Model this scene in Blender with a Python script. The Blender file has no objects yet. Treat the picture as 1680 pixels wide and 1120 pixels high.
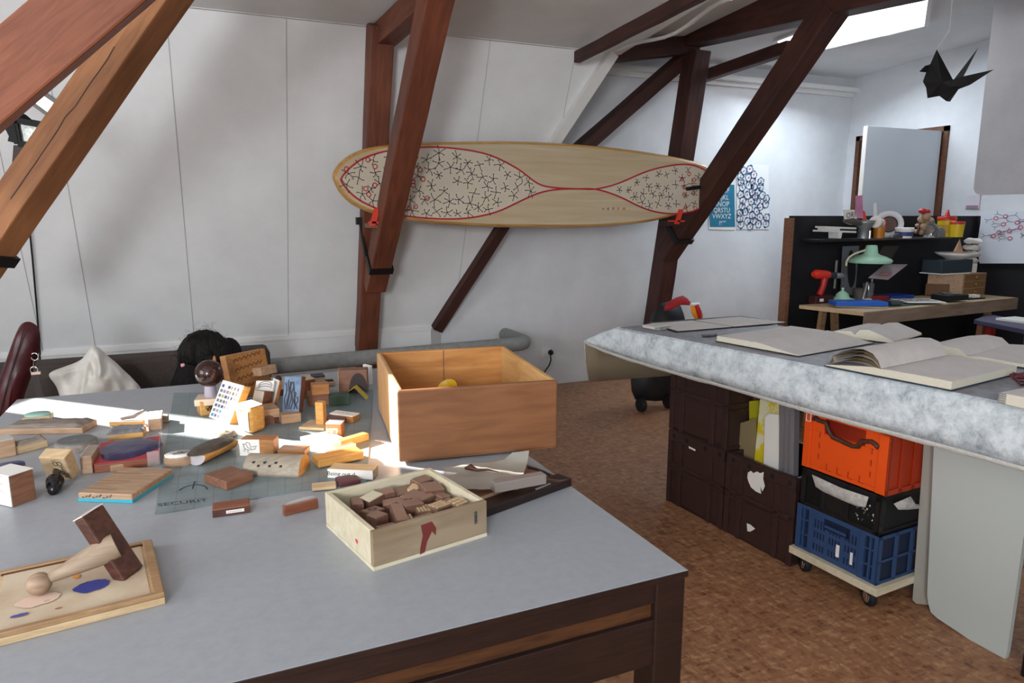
import bpy, bmesh, math, random
from mathutils import Vector as V, Matrix, noise
random.seed(7)
PI=math.pi
COL=bpy.context.scene.collection
# ---------------- camera calibration (used to read real positions off the photo) ----------------
FPX,CX,CY,PITCH,YAW,H=1154.0,840.0,560.0,math.radians(10.07),math.radians(23.9),1.45
_fw=V((math.sin(YAW),math.cos(YAW),0)); _rt=V((math.cos(YAW),-math.sin(YAW),0)); _up=V((0,0,1))
_F=_fw*math.cos(PITCH)-_up*math.sin(PITCH); _U=_up*math.cos(PITCH)+_fw*math.sin(PITCH)
CAM=V((0,0,H))
def ray(x,y): return _F+_rt*((x-CX)/FPX)-_U*((y-CY)/FPX)
def Z(x,y,z=.75):
    r=ray(x,y); return CAM+r*((z-H)/r.z)
def YP(x,y,Y):
    r=ray(x,y); return CAM+r*(Y/r.y)
def XP(x,y,X):
    r=ray(x,y); return CAM+r*(X/r.x)
def PL(x,y,p,n):
    r=ray(x,y); return CAM+r*((p-CAM).dot(n)/r.dot(n))
def up_from(P,x,y):            # height of the point above P that is seen at pixel (x,y)
    r=ray(x,y); t=math.hypot(P.x,P.y)/math.hypot(r.x,r.y); return H+t*r.z
# ---------------- materials ----------------
MATS={}
def hexc(s):
    s=s.lstrip('#'); o=[]
    for i in (0,2,4):
        c=int(s[i:i+2],16)/255; o.append(c/12.92 if c<=.04045 else ((c+.055)/1.055)**2.4)
    return (*o,1)
def mat(name,c,rough=.6,metal=0,**k):
    if name in MATS: return MATS[name]
    m=bpy.data.materials.new(name); m.use_nodes=True; nt=m.node_tree; b=nt.nodes['Principled BSDF']
    b.inputs['Base Color'].default_value=hexc(c) if isinstance(c,str) else c
    b.inputs['Roughness'].default_value=rough; b.inputs['Metallic'].default_value=metal
    if 'spec' in k: b.inputs['Specular IOR Level'].default_value=k['spec']
    if 'trans' in k: b.inputs['Transmission Weight'].default_value=k['trans']
    if 'alpha' in k: b.inputs['Alpha'].default_value=k['alpha']
    if 'emit' in k:
        b.inputs['Emission Color'].default_value=hexc(c); b.inputs['Emission Strength'].default_value=k['emit']
    if 'var' in k or 'bump' in k:
        tc=nt.nodes.new('ShaderNodeTexCoord'); mp=nt.nodes.new('ShaderNodeMapping')
        nt.links.new(tc.outputs['Object'],mp.inputs[0]); mp.inputs['Scale'].default_value=k.get('stretch',(1,1,1))
        n=nt.nodes.new('ShaderNodeTexNoise'); n.inputs['Scale'].default_value=k.get('scale',20); n.inputs['Detail'].default_value=6
        n.inputs['Roughness'].default_value=.65
        nt.links.new(mp.outputs[0],n.inputs['Vector'])
        if 'var' in k:
            r=nt.nodes.new('ShaderNodeValToRGB'); r.color_ramp.elements[0].color=hexc(k['var']); r.color_ramp.elements[1].color=hexc(c)
            lo,hi=k.get('ramp',(.35,.65)); r.color_ramp.elements[0].position=lo; r.color_ramp.elements[1].position=hi
            nt.links.new(n.outputs[0],r.inputs[0]); nt.links.new(r.outputs[0],b.inputs['Base Color'])
        if 'bump' in k:
            bp=nt.nodes.new('ShaderNodeBump'); bp.inputs['Strength'].default_value=k['bump']; bp.inputs['Distance'].default_value=k.get('dist',.01)
            nt.links.new(n.outputs[0],bp.inputs['Height']); nt.links.new(bp.outputs[0],b.inputs['Normal'])
    MATS[name]=m; return m
def wood(name,c1,c2,scale=9,stretch=(1,9,9),rough=.55,rings=.35,bump=.08):
    if name in MATS: return MATS[name]
    m=bpy.data.materials.new(name); m.use_nodes=True; nt=m.node_tree; b=nt.nodes['Principled BSDF']; L=nt.links.new
    tc=nt.nodes.new('ShaderNodeTexCoord'); mp=nt.nodes.new('ShaderNodeMapping'); L(tc.outputs['Object'],mp.inputs[0]); mp.inputs['Scale'].default_value=stretch
    n=nt.nodes.new('ShaderNodeTexNoise'); n.inputs['Scale'].default_value=scale; n.inputs['Detail'].default_value=7; n.inputs['Distortion'].default_value=.6
    L(mp.outputs[0],n.inputs['Vector'])
    n2=nt.nodes.new('ShaderNodeTexNoise'); n2.inputs['Scale'].default_value=scale*.28; n2.inputs['Detail'].default_value=2; L(tc.outputs['Object'],n2.inputs['Vector'])
    mx=nt.nodes.new('ShaderNodeMix'); mx.inputs[0].default_value=rings; L(n.outputs[0],mx.inputs[2]); L(n2.outputs[0],mx.inputs[3])
    r=nt.nodes.new('ShaderNodeValToRGB'); r.color_ramp.elements[0].color=hexc(c2); r.color_ramp.elements[1].color=hexc(c1)
    r.color_ramp.elements[0].position=.36; r.color_ramp.elements[1].position=.62
    L(mx.outputs[0],r.inputs[0]); L(r.outputs[0],b.inputs['Base Color'])
    bp=nt.nodes.new('ShaderNodeBump'); bp.inputs['Strength'].default_value=bump; bp.inputs['Distance'].default_value=.01
    L(n.outputs[0],bp.inputs['Height']); L(bp.outputs[0],b.inputs['Normal'])
    b.inputs['Roughness'].default_value=rough
    MATS[name]=m; return m
# ---------------- mesh builder ----------------
class MB:
    def __init__(s): s.v=[]; s.f=[]; s.m=[]; s.s=[]
    def add(s,vs,fs,m=0,smooth=False):
        b=len(s.v); s.v+= [V(p) for p in vs]
        for f in fs: s.f.append([b+i for i in f]); s.m.append(m); s.s.append(smooth)
        return s
    def pbox(s,o,u,v,w,m=0,top=None):   # parallelepiped from a corner and three edges
        o,u,v,w=V(o),V(u),V(v),V(w)
        p=[o,o+u,o+u+v,o+v]; p=p+[q+w for q in p]
        fs=[(0,3,2,1),(4,5,6,7),(0,1,5,4),(1,2,6,5),(2,3,7,6),(3,0,4,7)]
        if u.cross(v).dot(w)<0: fs=[tuple(reversed(f)) for f in fs]
        s.add(p,fs,m)
        if top is not None: s.m[-5]=top
        return s
    def box(s,x0,x1,y0,y1,z0,z1,m=0,top=None): return s.pbox((x0,y0,z0),(x1-x0,0,0),(0,y1-y0,0),(0,0,z1-z0),m,top)
    def beam(s,p,q,w,h,upv=(0,0,1),m=0):
        p,q=V(p),V(q); d=(q-p).normalized(); r=d.cross(V(upv)).normalized(); u=r.cross(d)
        return s.pbox(p-r*w/2-u*h/2,r*w,u*h,q-p,m)
    def tube(s,pts,r,n=10,m=0,cap=True):
        pts=[V(p) for p in pts]; k=len(pts); rs=r if isinstance(r,(list,tuple)) else [r]*k
        ref=None; vs=[]; fs=[]
        for i,p in enumerate(pts):
            d=(pts[min(i+1,k-1)]-pts[max(i-1,0)]).normalized()
            if ref is None: ref=d.orthogonal().normalized()
            ref=(ref-d*ref.dot(d)).normalized(); bb=d.cross(ref)
            for j in range(n):
                a=2*PI*j/n; vs.append(p+(ref*math.cos(a)+bb*math.sin(a))*rs[i])
        for i in range(k-1):
            for j in range(n): fs.append((i*n+j,i*n+(j+1)%n,(i+1)*n+(j+1)%n,(i+1)*n+j))
        s.add(vs,fs,m,True)
        if cap: s.add(vs[:n],[tuple(reversed(range(n)))],m); s.add(vs[-n:],[tuple(range(n))],m)
        return s
    def lathe(s,prof,o=(0,0,0),ax=(0,0,1),n=24,m=0,sx=1,sy=1):
        ax=V(ax).normalized(); a1=ax.orthogonal().normalized() if abs(ax.z)<.999 else V((1,0,0)); a2=ax.cross(a1); o=V(o); vs=[]; fs=[]
        for r,z in prof:
            for j in range(n):
                a=2*PI*j/n; vs.append(o+ax*z+a1*(r*sx*math.cos(a))+a2*(r*sy*math.sin(a)))
        for i in range(len(prof)-1):
            for j in range(n): fs.append((i*n+j,i*n+(j+1)%n,(i+1)*n+(j+1)%n,(i+1)*n+j))
        s.add(vs,fs,m,True)
        if prof[0][0]>1e-6: s.add(vs[:n],[tuple(reversed(range(n)))],m)
        if prof[-1][0]>1e-6: s.add(vs[-n:],[tuple(range(n))],m)
        return s
    def ball(s,c,r,m=0,n=16,sc=(1,1,1)):
        vs=[];fs=[];k=n//2
        for i in range(k+1):
            t=PI*i/k
            for j in range(n):
                a=2*PI*j/n; vs.append(V(c)+V((r*sc[0]*math.sin(t)*math.cos(a),r*sc[1]*math.sin(t)*math.sin(a),r*sc[2]*math.cos(t))))
        for i in range(k):
            for j in range(n): fs.append((i*n+j,(i+1)*n+j,(i+1)*n+(j+1)%n,i*n+(j+1)%n))
        return s.add(vs,fs,m,True)
    def prism(s,poly,ex,m=0,side=None,sm=False): # closed 3D polygon extruded by ex
        poly=[V(p) for p in poly]; ex=V(ex); k=len(poly); side=m if side is None else side
        nn=V((0,0,0))
        for i in range(k): nn+=poly[i].cross(poly[(i+1)%k])
        if nn.dot(ex)<0: poly=poly[::-1]
        vs=poly+[p+ex for p in poly]
        s.add(vs,[tuple(reversed(range(k)))],m); s.add(vs,[tuple(range(k,2*k))],m)
        s.add(vs,[(i,(i+1)%k,k+(i+1)%k,k+i) for i in range(k)],side,sm); return s
    def poly(s,pts,m=0): return s.add(pts,[tuple(range(len(pts)))],m)
    def grid(s,rows,m=0,smooth=True):
        n=len(rows[0]); vs=[p for r in rows for p in r]
        return s.add(vs,[(i*n+j,i*n+j+1,(i+1)*n+j+1,(i+1)*n+j) for i in range(len(rows)-1) for j in range(n-1)],m,smooth)
    def stroke(s,pts,w,nrm,m=0,closed=False):
        pts=[V(p) for p in pts]; k=len(pts); nrm=V(nrm).normalized(); vs=[]
        if closed: pts=pts+[pts[0]]; k+=1
        for i in range(k):
            a=pts[i-1] if i>0 else (pts[-2] if closed else pts[i]); c=pts[i+1] if i<k-1 else (pts[1] if closed else pts[i])
            d=(c-a).normalized(); q=nrm.cross(d).normalized()*w/2; vs+=[pts[i]-q,pts[i]+q]
        return s.add(vs,[(2*i,2*i+2,2*i+3,2*i+1) for i in range(k-1)],m)
    def text(s,t,o,xd,yd,size,m=0,align='CENTER'):
        cu=bpy.data.curves.new('t','FONT'); cu.body=t; cu.size=1; cu.align_x=align; cu.align_y='CENTER'; cu.resolution_u=2
        ob=bpy.data.objects.new('t',cu); COL.objects.link(ob); dg=bpy.context.evaluated_depsgraph_get()
        me=bpy.data.meshes.new_from_object(ob.evaluated_get(dg)); o,xd,yd=V(o),V(xd).normalized(),V(yd).normalized()
        s.add([o+xd*(v.co.x*size)+yd*(v.co.y*size) for v in me.vertices],[tuple(p.vertices) for p in me.polygons],m)
        bpy.data.objects.remove(ob); bpy.data.curves.remove(cu); bpy.data.meshes.remove(me); return s
    def puff(s,outline,nrm,thick,rings=6,m=0,flat=False,power=.5,wr=0,ws=(9,9,9)):   # inflated shape from a star-convex outline
        o=[V(p) for p in outline]; k=len(o); c=sum(o,V((0,0,0)))/k; nrm=V(nrm).normalized()
        for sg in ((1,-1) if not flat else (1,)):
            vs=[];fs=[]
            for i in range(rings):
                t=1-i/rings
                for p in o:
                    q=c+(p-c)*t; h=thick*(max(0,1-t*t))**power
                    if wr: qs=V((q.x*ws[0],q.y*ws[1],q.z*ws[2])); h+=wr*(noise.noise(qs)+.5*noise.noise(qs*2.5))*(1-t)**.4
                    vs.append(q+nrm*sg*h)
            vs.append(c+nrm*sg*thick)
            for i in range(rings-1):
                for j in range(k):
                    f=(i*k+j,i*k+(j+1)%k,(i+1)*k+(j+1)%k,(i+1)*k+j); fs.append(f if sg>0 else tuple(reversed(f)))
            b=(rings-1)*k
            for j in range(k):
                f=(b+j,b+(j+1)%k,rings*k); fs.append(f if sg>0 else tuple(reversed(f)))
            s.add(vs,fs,m,True)
        return s
    def build(s,name,mats,parent=None,origin=None,bevel=0,rotz=0,subsurf=0,recalc=False):
        o=V(origin) if origin is not None else V((0,0,0))
        M=Matrix.Rotation(-rotz,3,'Z')
        me=bpy.data.meshes.new(name); me.from_pydata([(M@(p-o)) for p in s.v] if (origin is not None or rotz) else s.v,[],s.f)
        for q in (mats if isinstance(mats,(list,tuple)) else [mats]): me.materials.append(q)
        for p,mi,sm in zip(me.polygons,s.m,s.s): p.material_index=mi; p.use_smooth=sm
        if recalc:
            bm=bmesh.new(); bm.from_mesh(me); bmesh.ops.remove_doubles(bm,verts=bm.verts,dist=1e-5); bmesh.ops.recalc_face_normals(bm,faces=bm.faces); bm.to_mesh(me); bm.free()
        me.update(); ob=bpy.data.objects.new(name,me); COL.objects.link(ob); ob.location=o; ob.rotation_euler=(0,0,rotz)
        if parent is not None: ob.parent=parent
        if bevel:
            b=ob.modifiers.new('b','BEVEL'); b.width=bevel; b.segments=2; b.limit_method='ANGLE'; b.angle_limit=.6
        if subsurf:
            q=ob.modifiers.new('s','SUBSURF'); q.levels=q.render_levels=subsurf
        return ob
def thing(name,label,cat,loc=(0,0,0),rotz=0,group=None):
    o=bpy.data.objects.new(name,None); COL.objects.link(o); o.location=loc; o.rotation_euler=(0,0,rotz); o.empty_display_size=.05
    return tag(o,label,cat,group)
def tag(o,label,cat,group=None):
    o['label']=label; o['category']=cat; o['kind']='thing'
    if group: o['group']=group
    return o
def struct(name,mb,m,**k):
    o=mb.build(name,m,**k); o['kind']='structure'; return o
def wb(mb,name,mats,parent,**k):     # build world-space geometry as a child of a thing standing at parent.location (rotz honoured)
    ob=mb.build(name,mats,None,origin=parent.location,rotz=parent.rotation_euler.z,**k); ob.location=(0,0,0); ob.rotation_euler=(0,0,0); ob.parent=parent; return ob
# ---------------- palette ----------------
M_wall=mat('white_wall_paint','#eef0f1',.85,var='#e6e8e9',scale=3,bump=.05)
M_wallb=mat('cool_white_wall_paint','#dfe1e4',.85,var='#d5d7db',scale=3,bump=.05)
M_ceil=mat('ceiling_paint','#e8eaea',.9,var='#e0e2e2',scale=3)
M_white=mat('white_gloss_paint','#e8e8e6',.5)
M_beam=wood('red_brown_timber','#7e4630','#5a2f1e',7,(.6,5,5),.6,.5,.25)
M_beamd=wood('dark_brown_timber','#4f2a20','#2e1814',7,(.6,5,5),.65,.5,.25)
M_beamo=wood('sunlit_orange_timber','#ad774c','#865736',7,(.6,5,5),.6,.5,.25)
M_iron=mat('black_iron','#1c1a19',.55,.3)
M_black=mat('matt_black','#0d0e12',.7)
M_blackp=mat('black_panel','#101017',.75,var='#0a0a10',scale=14)
M_gry=mat('grey_pipe_lagging','#9a9c9a',.8,var='#8a8c8a',scale=30)
M_gold=wood('golden_board_rim','#cfa05a','#b0803c',8,(.5,8,8),.25)
M_cream=wood('cream_board','#cdbca0','#bba683',3,(.5,7,7),.28,.3,.01)
M_creamp=mat('pale_board_inlay','#cfc4b3',.3,var='#cfc3ab',scale=8)
M_red=mat('red_line','#b01822',.4)
M_ink=mat('black_ink','#262220',.6)
M_top=mat('pale_grey_laminate','#9da1a7',.36,var='#969aa1',scale=40,spec=.4)
M_wenge=wood('wenge_wood','#2a1713','#190d0b',12,(1,9,9),.45)
M_rail=wood('brown_rail','#5a3a24','#3d261a',12,(1,9,9),.3)
M_ltwood=wood('pale_wood','#cfb590','#b59a74',14,(1,7,7),.5)
M_yel=wood('yellow_wood','#d0a05c','#b0803e',14,(1,7,7),.5)
M_org=wood('orange_wood','#b27c48','#93602f',14,(1,7,7),.5)
M_brn=wood('brown_wood','#8a604a','#6c4733',14,(1,7,7),.5)
M_dbr=wood('dark_brown_wood','#5a3426','#3a2018',14,(1,7,7),.5)
M_redw=wood('reddish_wood','#8c5239','#6c3c28',14,(1,7,7),.45)
M_tan=wood('tan_wood','#b5967a','#97785c',14,(1,7,7),.55)
M_grw=wood('grey_weathered_wood','#9c9187','#6d645e',10,(1,12,6),.7,.3,.4)
M_pine=wood('honey_pine','#cc9458','#ab7038',5,(1,6,6),.45)
M_pinef=wood('shaded_brown_pine','#8a5c3a','#70462b',5,(1,6,6),.5)  # darker pine for the box front, its shade put into the colour
M_ply=wood('pale_plywood','#d8cfb9','#c4b899',6,(1,6,6),.5,.4,.03)
M_paper=mat('paper_white','#e6e3de',.8)
M_page=mat('book_page','#cfc9c6',.85,var='#c6c0bd',scale=12)
M_edge=mat('page_edges','#e2ded0',.8,var='#cfc9b4',scale=60,stretch=(1,1,30))
M_rub=mat('grey_rubber','#5a5a5c',.55,var='#3a3a3e',scale=60,bump=.6)
M_rubd=mat('dark_blue_rubber','#2f3648',.5,var='#20242e',scale=50,bump=.5)
M_rubp=mat('purple_inked_rubber','#3d3560',.25,var='#2a2440',scale=40,bump=.4,dist=.004)
M_teal=mat('teal_paint','#2fa0b4',.5)
M_mint=mat('mint_enamel','#a9d8bf',.3)
M_glassf=mat('clear_film','#e8ecec',.08,alpha=.16)
M_leather=mat('maroon_leather','#4f1c22',.38,var='#3a1218',scale=9,bump=.15)
M_sofa=mat('dark_taupe_fabric','#4a403c',.9,var='#403733',scale=90,bump=.2,dist=.002)
M_linen=mat('white_linen','#ece9e2',.9,var='#e2dfd7',scale=30,bump=.2,dist=.004)
M_hair=mat('black_hair','#0b0a0a',.75,spec=.15,var='#1a1716',scale=80,stretch=(1,1,.15),bump=.5,dist=.003)
M_skin=mat('skin','#8a5a40',.55)
M_shirt=mat('dark_shirt','#1f1a20',.9)
M_brown=mat('brown_crate_plastic','#3b2724',.45,var='#33211f',scale=20)
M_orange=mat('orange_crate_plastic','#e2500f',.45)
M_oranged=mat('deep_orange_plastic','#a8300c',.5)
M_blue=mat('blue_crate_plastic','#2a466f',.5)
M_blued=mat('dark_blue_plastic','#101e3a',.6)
M_crb=mat('black_crate_plastic','#121314',.5)
M_steel=mat('brushed_steel','#b8bcc0',.35,.8)
M_chrome=mat('chrome','#d8d8d8',.15,1)
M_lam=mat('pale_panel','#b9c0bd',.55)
M_cork=None
def floor_mat():
    m=bpy.data.materials.new('chipboard_floor'); m.use_nodes=True; nt=m.node_tree; b=nt.nodes['Principled BSDF']; L=nt.links.new
    tc=nt.nodes.new('ShaderNodeTexCoord'); cols=[]
    fac=[]
    for i,(sc,rot) in enumerate((((75,22,1),.5),((24,85,1),.2),((50,50,1),.9))):
        mp=nt.nodes.new('ShaderNodeMapping'); mp.inputs['Scale'].default_value=sc; mp.inputs['Rotation'].default_value=(0,0,rot); L(tc.outputs['Object'],mp.inputs[0])
        n=nt.nodes.new('ShaderNodeTexNoise'); n.inputs['Scale'].default_value=.6; n.inputs['Detail'].default_value=3; n.inputs['Distortion'].default_value=1.2; L(mp.outputs[0],n.inputs['Vector'])
        v=nt.nodes.new('ShaderNodeTexVoronoi'); v.inputs['Scale'].default_value=.9; L(mp.outputs[0],v.inputs['Vector'])
        sp=nt.nodes.new('ShaderNodeSeparateColor'); L(v.outputs['Color'],sp.inputs[0])
        mx=nt.nodes.new('ShaderNodeMix'); mx.inputs[0].default_value=.55; L(n.outputs[0],mx.inputs[2]); L(sp.outputs[0],mx.inputs[3]); fac.append(mx.outputs[0])
    a=nt.nodes.new('ShaderNodeMix'); a.inputs[0].default_value=.5; L(fac[0],a.inputs[2]); L(fac[1],a.inputs[3])
    a2=nt.nodes.new('ShaderNodeMix'); a2.inputs[0].default_value=.33; L(a.outputs[0],a2.inputs[2]); L(fac[2],a2.inputs[3])
    r=nt.nodes.new('ShaderNodeValToRGB'); e=r.color_ramp.elements; e[0].position=.2; e[0].color=hexc('#664029'); e[1].position=.78; e[1].color=hexc('#c0966e')
    x=e.new(.42); x.color=hexc('#96684a'); x=e.new(.58); x.color=hexc('#a37654')
    L(a2.outputs[0],r.inputs[0]); L(r.outputs[0],b.inputs['Base Color']); b.inputs['Roughness'].default_value=.5
    bp=nt.nodes.new('ShaderNodeBump'); bp.inputs['Strength'].default_value=.1; bp.inputs['Distance'].default_value=.004; L(a2.outputs[0],bp.inputs['Height']); L(bp.outputs[0],b.inputs['Normal'])
    return m
M_floor=floor_mat()
def marble_mat():
    m=bpy.data.materials.new('marbled_cloth'); m.use_nodes=True; nt=m.node_tree; b=nt.nodes['Principled BSDF']; L=nt.links.new
    tc=nt.nodes.new('ShaderNodeTexCoord'); n=nt.nodes.new('ShaderNodeTexNoise'); n.inputs['Scale'].default_value=48; n.inputs['Detail'].default_value=10; n.inputs['Roughness'].default_value=.75; n.inputs['Distortion'].default_value=.35
    n2=nt.nodes.new('ShaderNodeTexNoise'); n2.inputs['Scale'].default_value=14; n2.inputs['Detail'].default_value=6; n2.inputs['Distortion'].default_value=.3
    L(tc.outputs['Object'],n.inputs['Vector']); L(tc.outputs['Object'],n2.inputs['Vector'])
    mx=nt.nodes.new('ShaderNodeMix'); mx.inputs[0].default_value=.45; L(n.outputs[0],mx.inputs[2]); L(n2.outputs[0],mx.inputs[3])
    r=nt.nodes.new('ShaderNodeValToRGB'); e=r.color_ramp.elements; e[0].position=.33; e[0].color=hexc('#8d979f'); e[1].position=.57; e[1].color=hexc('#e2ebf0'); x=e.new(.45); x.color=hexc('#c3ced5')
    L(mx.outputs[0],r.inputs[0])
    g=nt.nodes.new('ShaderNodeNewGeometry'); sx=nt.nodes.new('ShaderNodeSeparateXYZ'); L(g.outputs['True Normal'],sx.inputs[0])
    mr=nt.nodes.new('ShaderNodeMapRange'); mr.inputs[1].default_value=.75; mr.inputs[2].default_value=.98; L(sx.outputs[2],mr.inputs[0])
    top=nt.nodes.new('ShaderNodeValToRGB'); e=top.color_ramp.elements; e[0].position=.4; e[0].color=hexc('#74757c'); e[1].position=.65; e[1].color=hexc('#9a9ba2'); L(mx.outputs[0],top.inputs[0])  # upward faces greyer: the look of grazing light put into the colour
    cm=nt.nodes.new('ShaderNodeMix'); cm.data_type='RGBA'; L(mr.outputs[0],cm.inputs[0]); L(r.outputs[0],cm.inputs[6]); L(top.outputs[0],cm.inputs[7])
    L(cm.outputs[2],b.inputs['Base Color']); b.inputs['Roughness'].default_value=.5
    bp=nt.nodes.new('ShaderNodeBump'); bp.inputs['Strength'].default_value=.8; bp.inputs['Distance'].default_value=.012; L(mx.outputs[0],bp.inputs['Height']); L(bp.outputs[0],b.inputs['Normal'])
    return m
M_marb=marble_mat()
# ---------------- room shell ----------------
YW,YK,ZK,KS=5.36,5.35,.59,.4126           # plain wall, knee wall, slope
def SL(x,z): return V((x,YK-KS*(z-ZK),z))
def SLP(px,py):
    r=ray(px,py); t=(YK-KS*(H-ZK))/(r.y+KS*r.z); return CAM+r*t
ZB=2.585; XL,XR,YF=-2.7,6.1,-2.6
def cl(y): return ZB+.12*(4.53-y)         # left ceiling
def cr(y): return 2.8+.07*(5.36-y)        # right ceiling
mb=MB(); mb.box(XL-.2,XR+1.2,YF-.2,YW+.2,-.1,0); struct('floor',mb,M_floor)
SUN=V((.7071,-.7071,-.404)).normalized()
def sunback(p):                            # where the sun path through p crosses the slope
    p=V(p); # y + t*.7071.. = YK-KS*(z-ZK)
    d=-SUN; t=(YK-KS*(p.z-ZK)-p.y)/(d.y+KS*d.z); return p+d*t
hole=[sunback(p) for p in ((-.70,3.035,.75),(1.0,1.37,.75),(1.0,1.61,.75),(-.62,3.20,.75))]
xh0,xh1=-2.7,-1.2
mb=MB()
# slope with the slit of a roof window left open far to the left
o4=[SL(xh0,ZK),SL(xh1,ZK),SL(xh1,ZB),SL(xh0,ZB)]
hx=sorted(hole,key=lambda p:p.z); lo=sorted(hx[:2],key=lambda p:p.x); hi=sorted(hx[2:],key=lambda p:p.x)
h4=[lo[0],lo[1],hi[1],hi[0]]
for i in range(4): mb.poly([o4[i],o4[(i+1)%4],h4[(i+1)%4],h4[i]])
mb.poly([SL(xh1,ZK),SL(1.68,ZK),SL(2.773,ZB),SL(xh1,ZB)])
gro=[-.97,-.672,-.068,.566,1.2,1.85,2.49]
for g in gro:                              # panel joints
    z0=ZK if g<1.68 else ZK+(g-1.68)/(2.773-1.68)*(ZB-ZK)
    mb.stroke([SL(g,z0)+V((0,-.002,-.001)),SL(g,ZB)+V((0,-.002,-.001))],.004,(0,-1,-.41),1)
M_joint=mat('panel_joint','#b2b2af',.9)
# back of slope: thin shell outside so no light leaks
struct('wall_slope',mb,[M_wall,M_joint])
mb=MB(); mb.box(XL,1.68,YK,YK+.12,0,ZK); mb.box(XL,1.68,YK-.012,YK,ZK-.035,ZK,1); struct('wall_left_knee',mb,[M_wall,M_white])
mb=MB(); mb.box(1.68,XR+.15,YW,YW+.12,0,3.1)
mb.poly([(1.68,YK,ZK),(2.773,4.522,2.597),(2.773,YW,2.6),(1.69,YW,ZK)])
struct('wall_back',mb,M_wallb)
mb=MB(); mb.box(XL-.12,XL,YF,.2,0,3.7); mb.box(XL-.12,XL,2.6,4.4,0,3.7); mb.prism([(XL-.12,4.4,0),(XL-.12,YK+.02,0),(XL-.12,YK+.02,ZK),(XL-.12,4.54,2.6),(XL-.12,4.4,2.6)],(.12,0,0)); mb.box(XL-.12,XL,.2,2.6,0,.95); mb.box(XL-.12,XL,.2,2.6,2.25,3.7); struct('wall_left',mb,M_wall)
mb=MB(); mb.box(XL-.12,XR+.15,YF-.12,YF,0,3.9); struct('wall_front',mb,M_wall)
DY0,DY1,DZ=4.29,5.25,2.235
mb=MB(); mb.box(XR,XR+.12,YF,DY0,0,3.5); mb.box(XR,XR+.12,DY1,YW,0,3.5); mb.box(XR,XR+.12,DY0,DY1,DZ,3.5); struct('wall_right',mb,M_wallb)
mb=MB(); mb.box(XR+.9,XR+1,3.6,5.9,0,2.6); mb.box(XR+.12,XR+1,5.6,5.7,0,2.6); mb.box(XR+.12,XR+1,3.8,3.9,0,2.6); mb.box(XR+.12,XR+1,3.8,5.7,2.6,2.65); struct('wall_corridor',mb,mat('corridor_brown','#6a4a3a',.9))
XS=2.85
mb=MB(); mb.pbox((XL-.1,YF,cl(YF)),(XS-XL+.1,0,0),(0,4.53-YF,ZB-cl(YF)),(0,0,.05)); 
mb.poly([(XS,YF,cl(YF)),(XS,4.53,cl(4.53)),(XS,YW,cl(4.53)),(XS,YW,cr(YW)+.1),(XS,YF,cr(YF)+.1)])
mb.pbox((-1.2,4.5,ZB),(XS+1.2,0,0),(0,.9,.0),(0,0,.05))
sk=[(1272,66),(1289,95),(1520,41),(1531,-30)]
def CRP(px,py,off=0):
    r=ray(px,py); t=(cr(0)+off-H)/(r.z+.07*r.y); return CAM+r*t
mb.pbox((XS-.02,YF,cr(YF)),(XR+.3-XS,0,0),(0,YW+.1-YF,cr(YW+.1)-cr(YF)),(0,0,.05)); struct('ceiling',mb,M_ceil)
# skylight let into the right ceiling
sq=[CRP(*p,off=-.012) for p in sk]
M_sky=mat('overcast_sky_glass','#f4f8ff',.2,emit=6)
mb=MB(); mb.poly(sq[::-1]); w1=struct('window_1',mb,M_sky)
mb=MB()
for i in range(4): mb.beam(sq[i],sq[(i+1)%4],.03,.02)
fr=mb.build('window_frame',M_white,w1)
# slim roof window seen behind the left beams
rq=[SLP(*p)+V((0,-.012,-.005)) for p in ((28,149),(46,134),(100,171),(88,193))]
mb=MB(); mb.poly(rq); w2=struct('window_2',mb,mat('overcast_sky_left','#ffffff',.2,emit=2.2))
mb=MB()
for i in range(4): mb.beam(rq[i],rq[(i+1)%4],.02,.02,(0,-1,-.4))
mb.build('window_frame',mat('grey_window_frame','#8c8c8a',.6),w2)
# the open roof window that lets the sun slit in
mb=MB()
for i in range(4): mb.beam(h4[i],h4[(i+1)%4],.03,.05,(0,-1,-.4))
fo=sum(h4,V())/4
for i in range(4):
    d=(h4[i]-fo).normalized()*.02
    mb.v=[v for v in mb.v]
w3=struct('window_3',MB().poly([p+V((0,.02,.01)) for p in h4]),mat('roof_window_glass','#ffffff',0,trans=1,alpha=.02))
# big window in the left wall (outside the frame)
mb=MB(); mb.poly([(XL-.06,.2,.95),(XL-.06,2.6,.95),(XL-.06,2.6,2.25),(XL-.06,.2,2.25)]); w4=struct('window_4',mb,mat('left_window_sky','#f3f6ff',.2,emit=1.5))
mb=MB()
for y in (.2,1.4,2.6): mb.box(XL-.05,XL+.0,y-.03,y+.03,.95,2.25)
for z in (.97,2.23): mb.box(XL-.05,XL,.2,2.6,z-.03,z+.03)
mb.build('window_frame',M_white,w4)
# trims
mb=MB(); mb.box(2.78,XR,YW-.09,YW,2.66,2.70); mb.box(2.78,XR,YW-.03,YW,2.62,2.66); struct('trim_ledge',mb,M_white)
mb=MB(); d=(SL(2.773,ZB)-SL(1.68,ZK)); p0=SL(1.68,ZK)+d*.68+V((0,-.03,0)); p1=SL(2.773,ZB)+V((.0,-.03,0)); mb.beam(p0,p1,.075,.05,(0,-1,-.4)); struct('trim_diagonal',mb,M_white)
mb=MB(); mb.box(1.66,1.73,YK-.015,YK,.0,.57); struct('trim_corner',mb,mat('grey_corner_strip','#b4b4b2',.8))
mb=MB(); a=YP(18,262,4.72); b=YP(20,330,4.85); mb.pbox(YP(15,330,4.8),YP(45,330,4.8)-YP(15,330,4.8),YP(22,238,4.7)-YP(15,330,4.8),(0,.03,0)); struct('trim_board',mb,mat('dark_grey_board','#57504e',.8))
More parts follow.
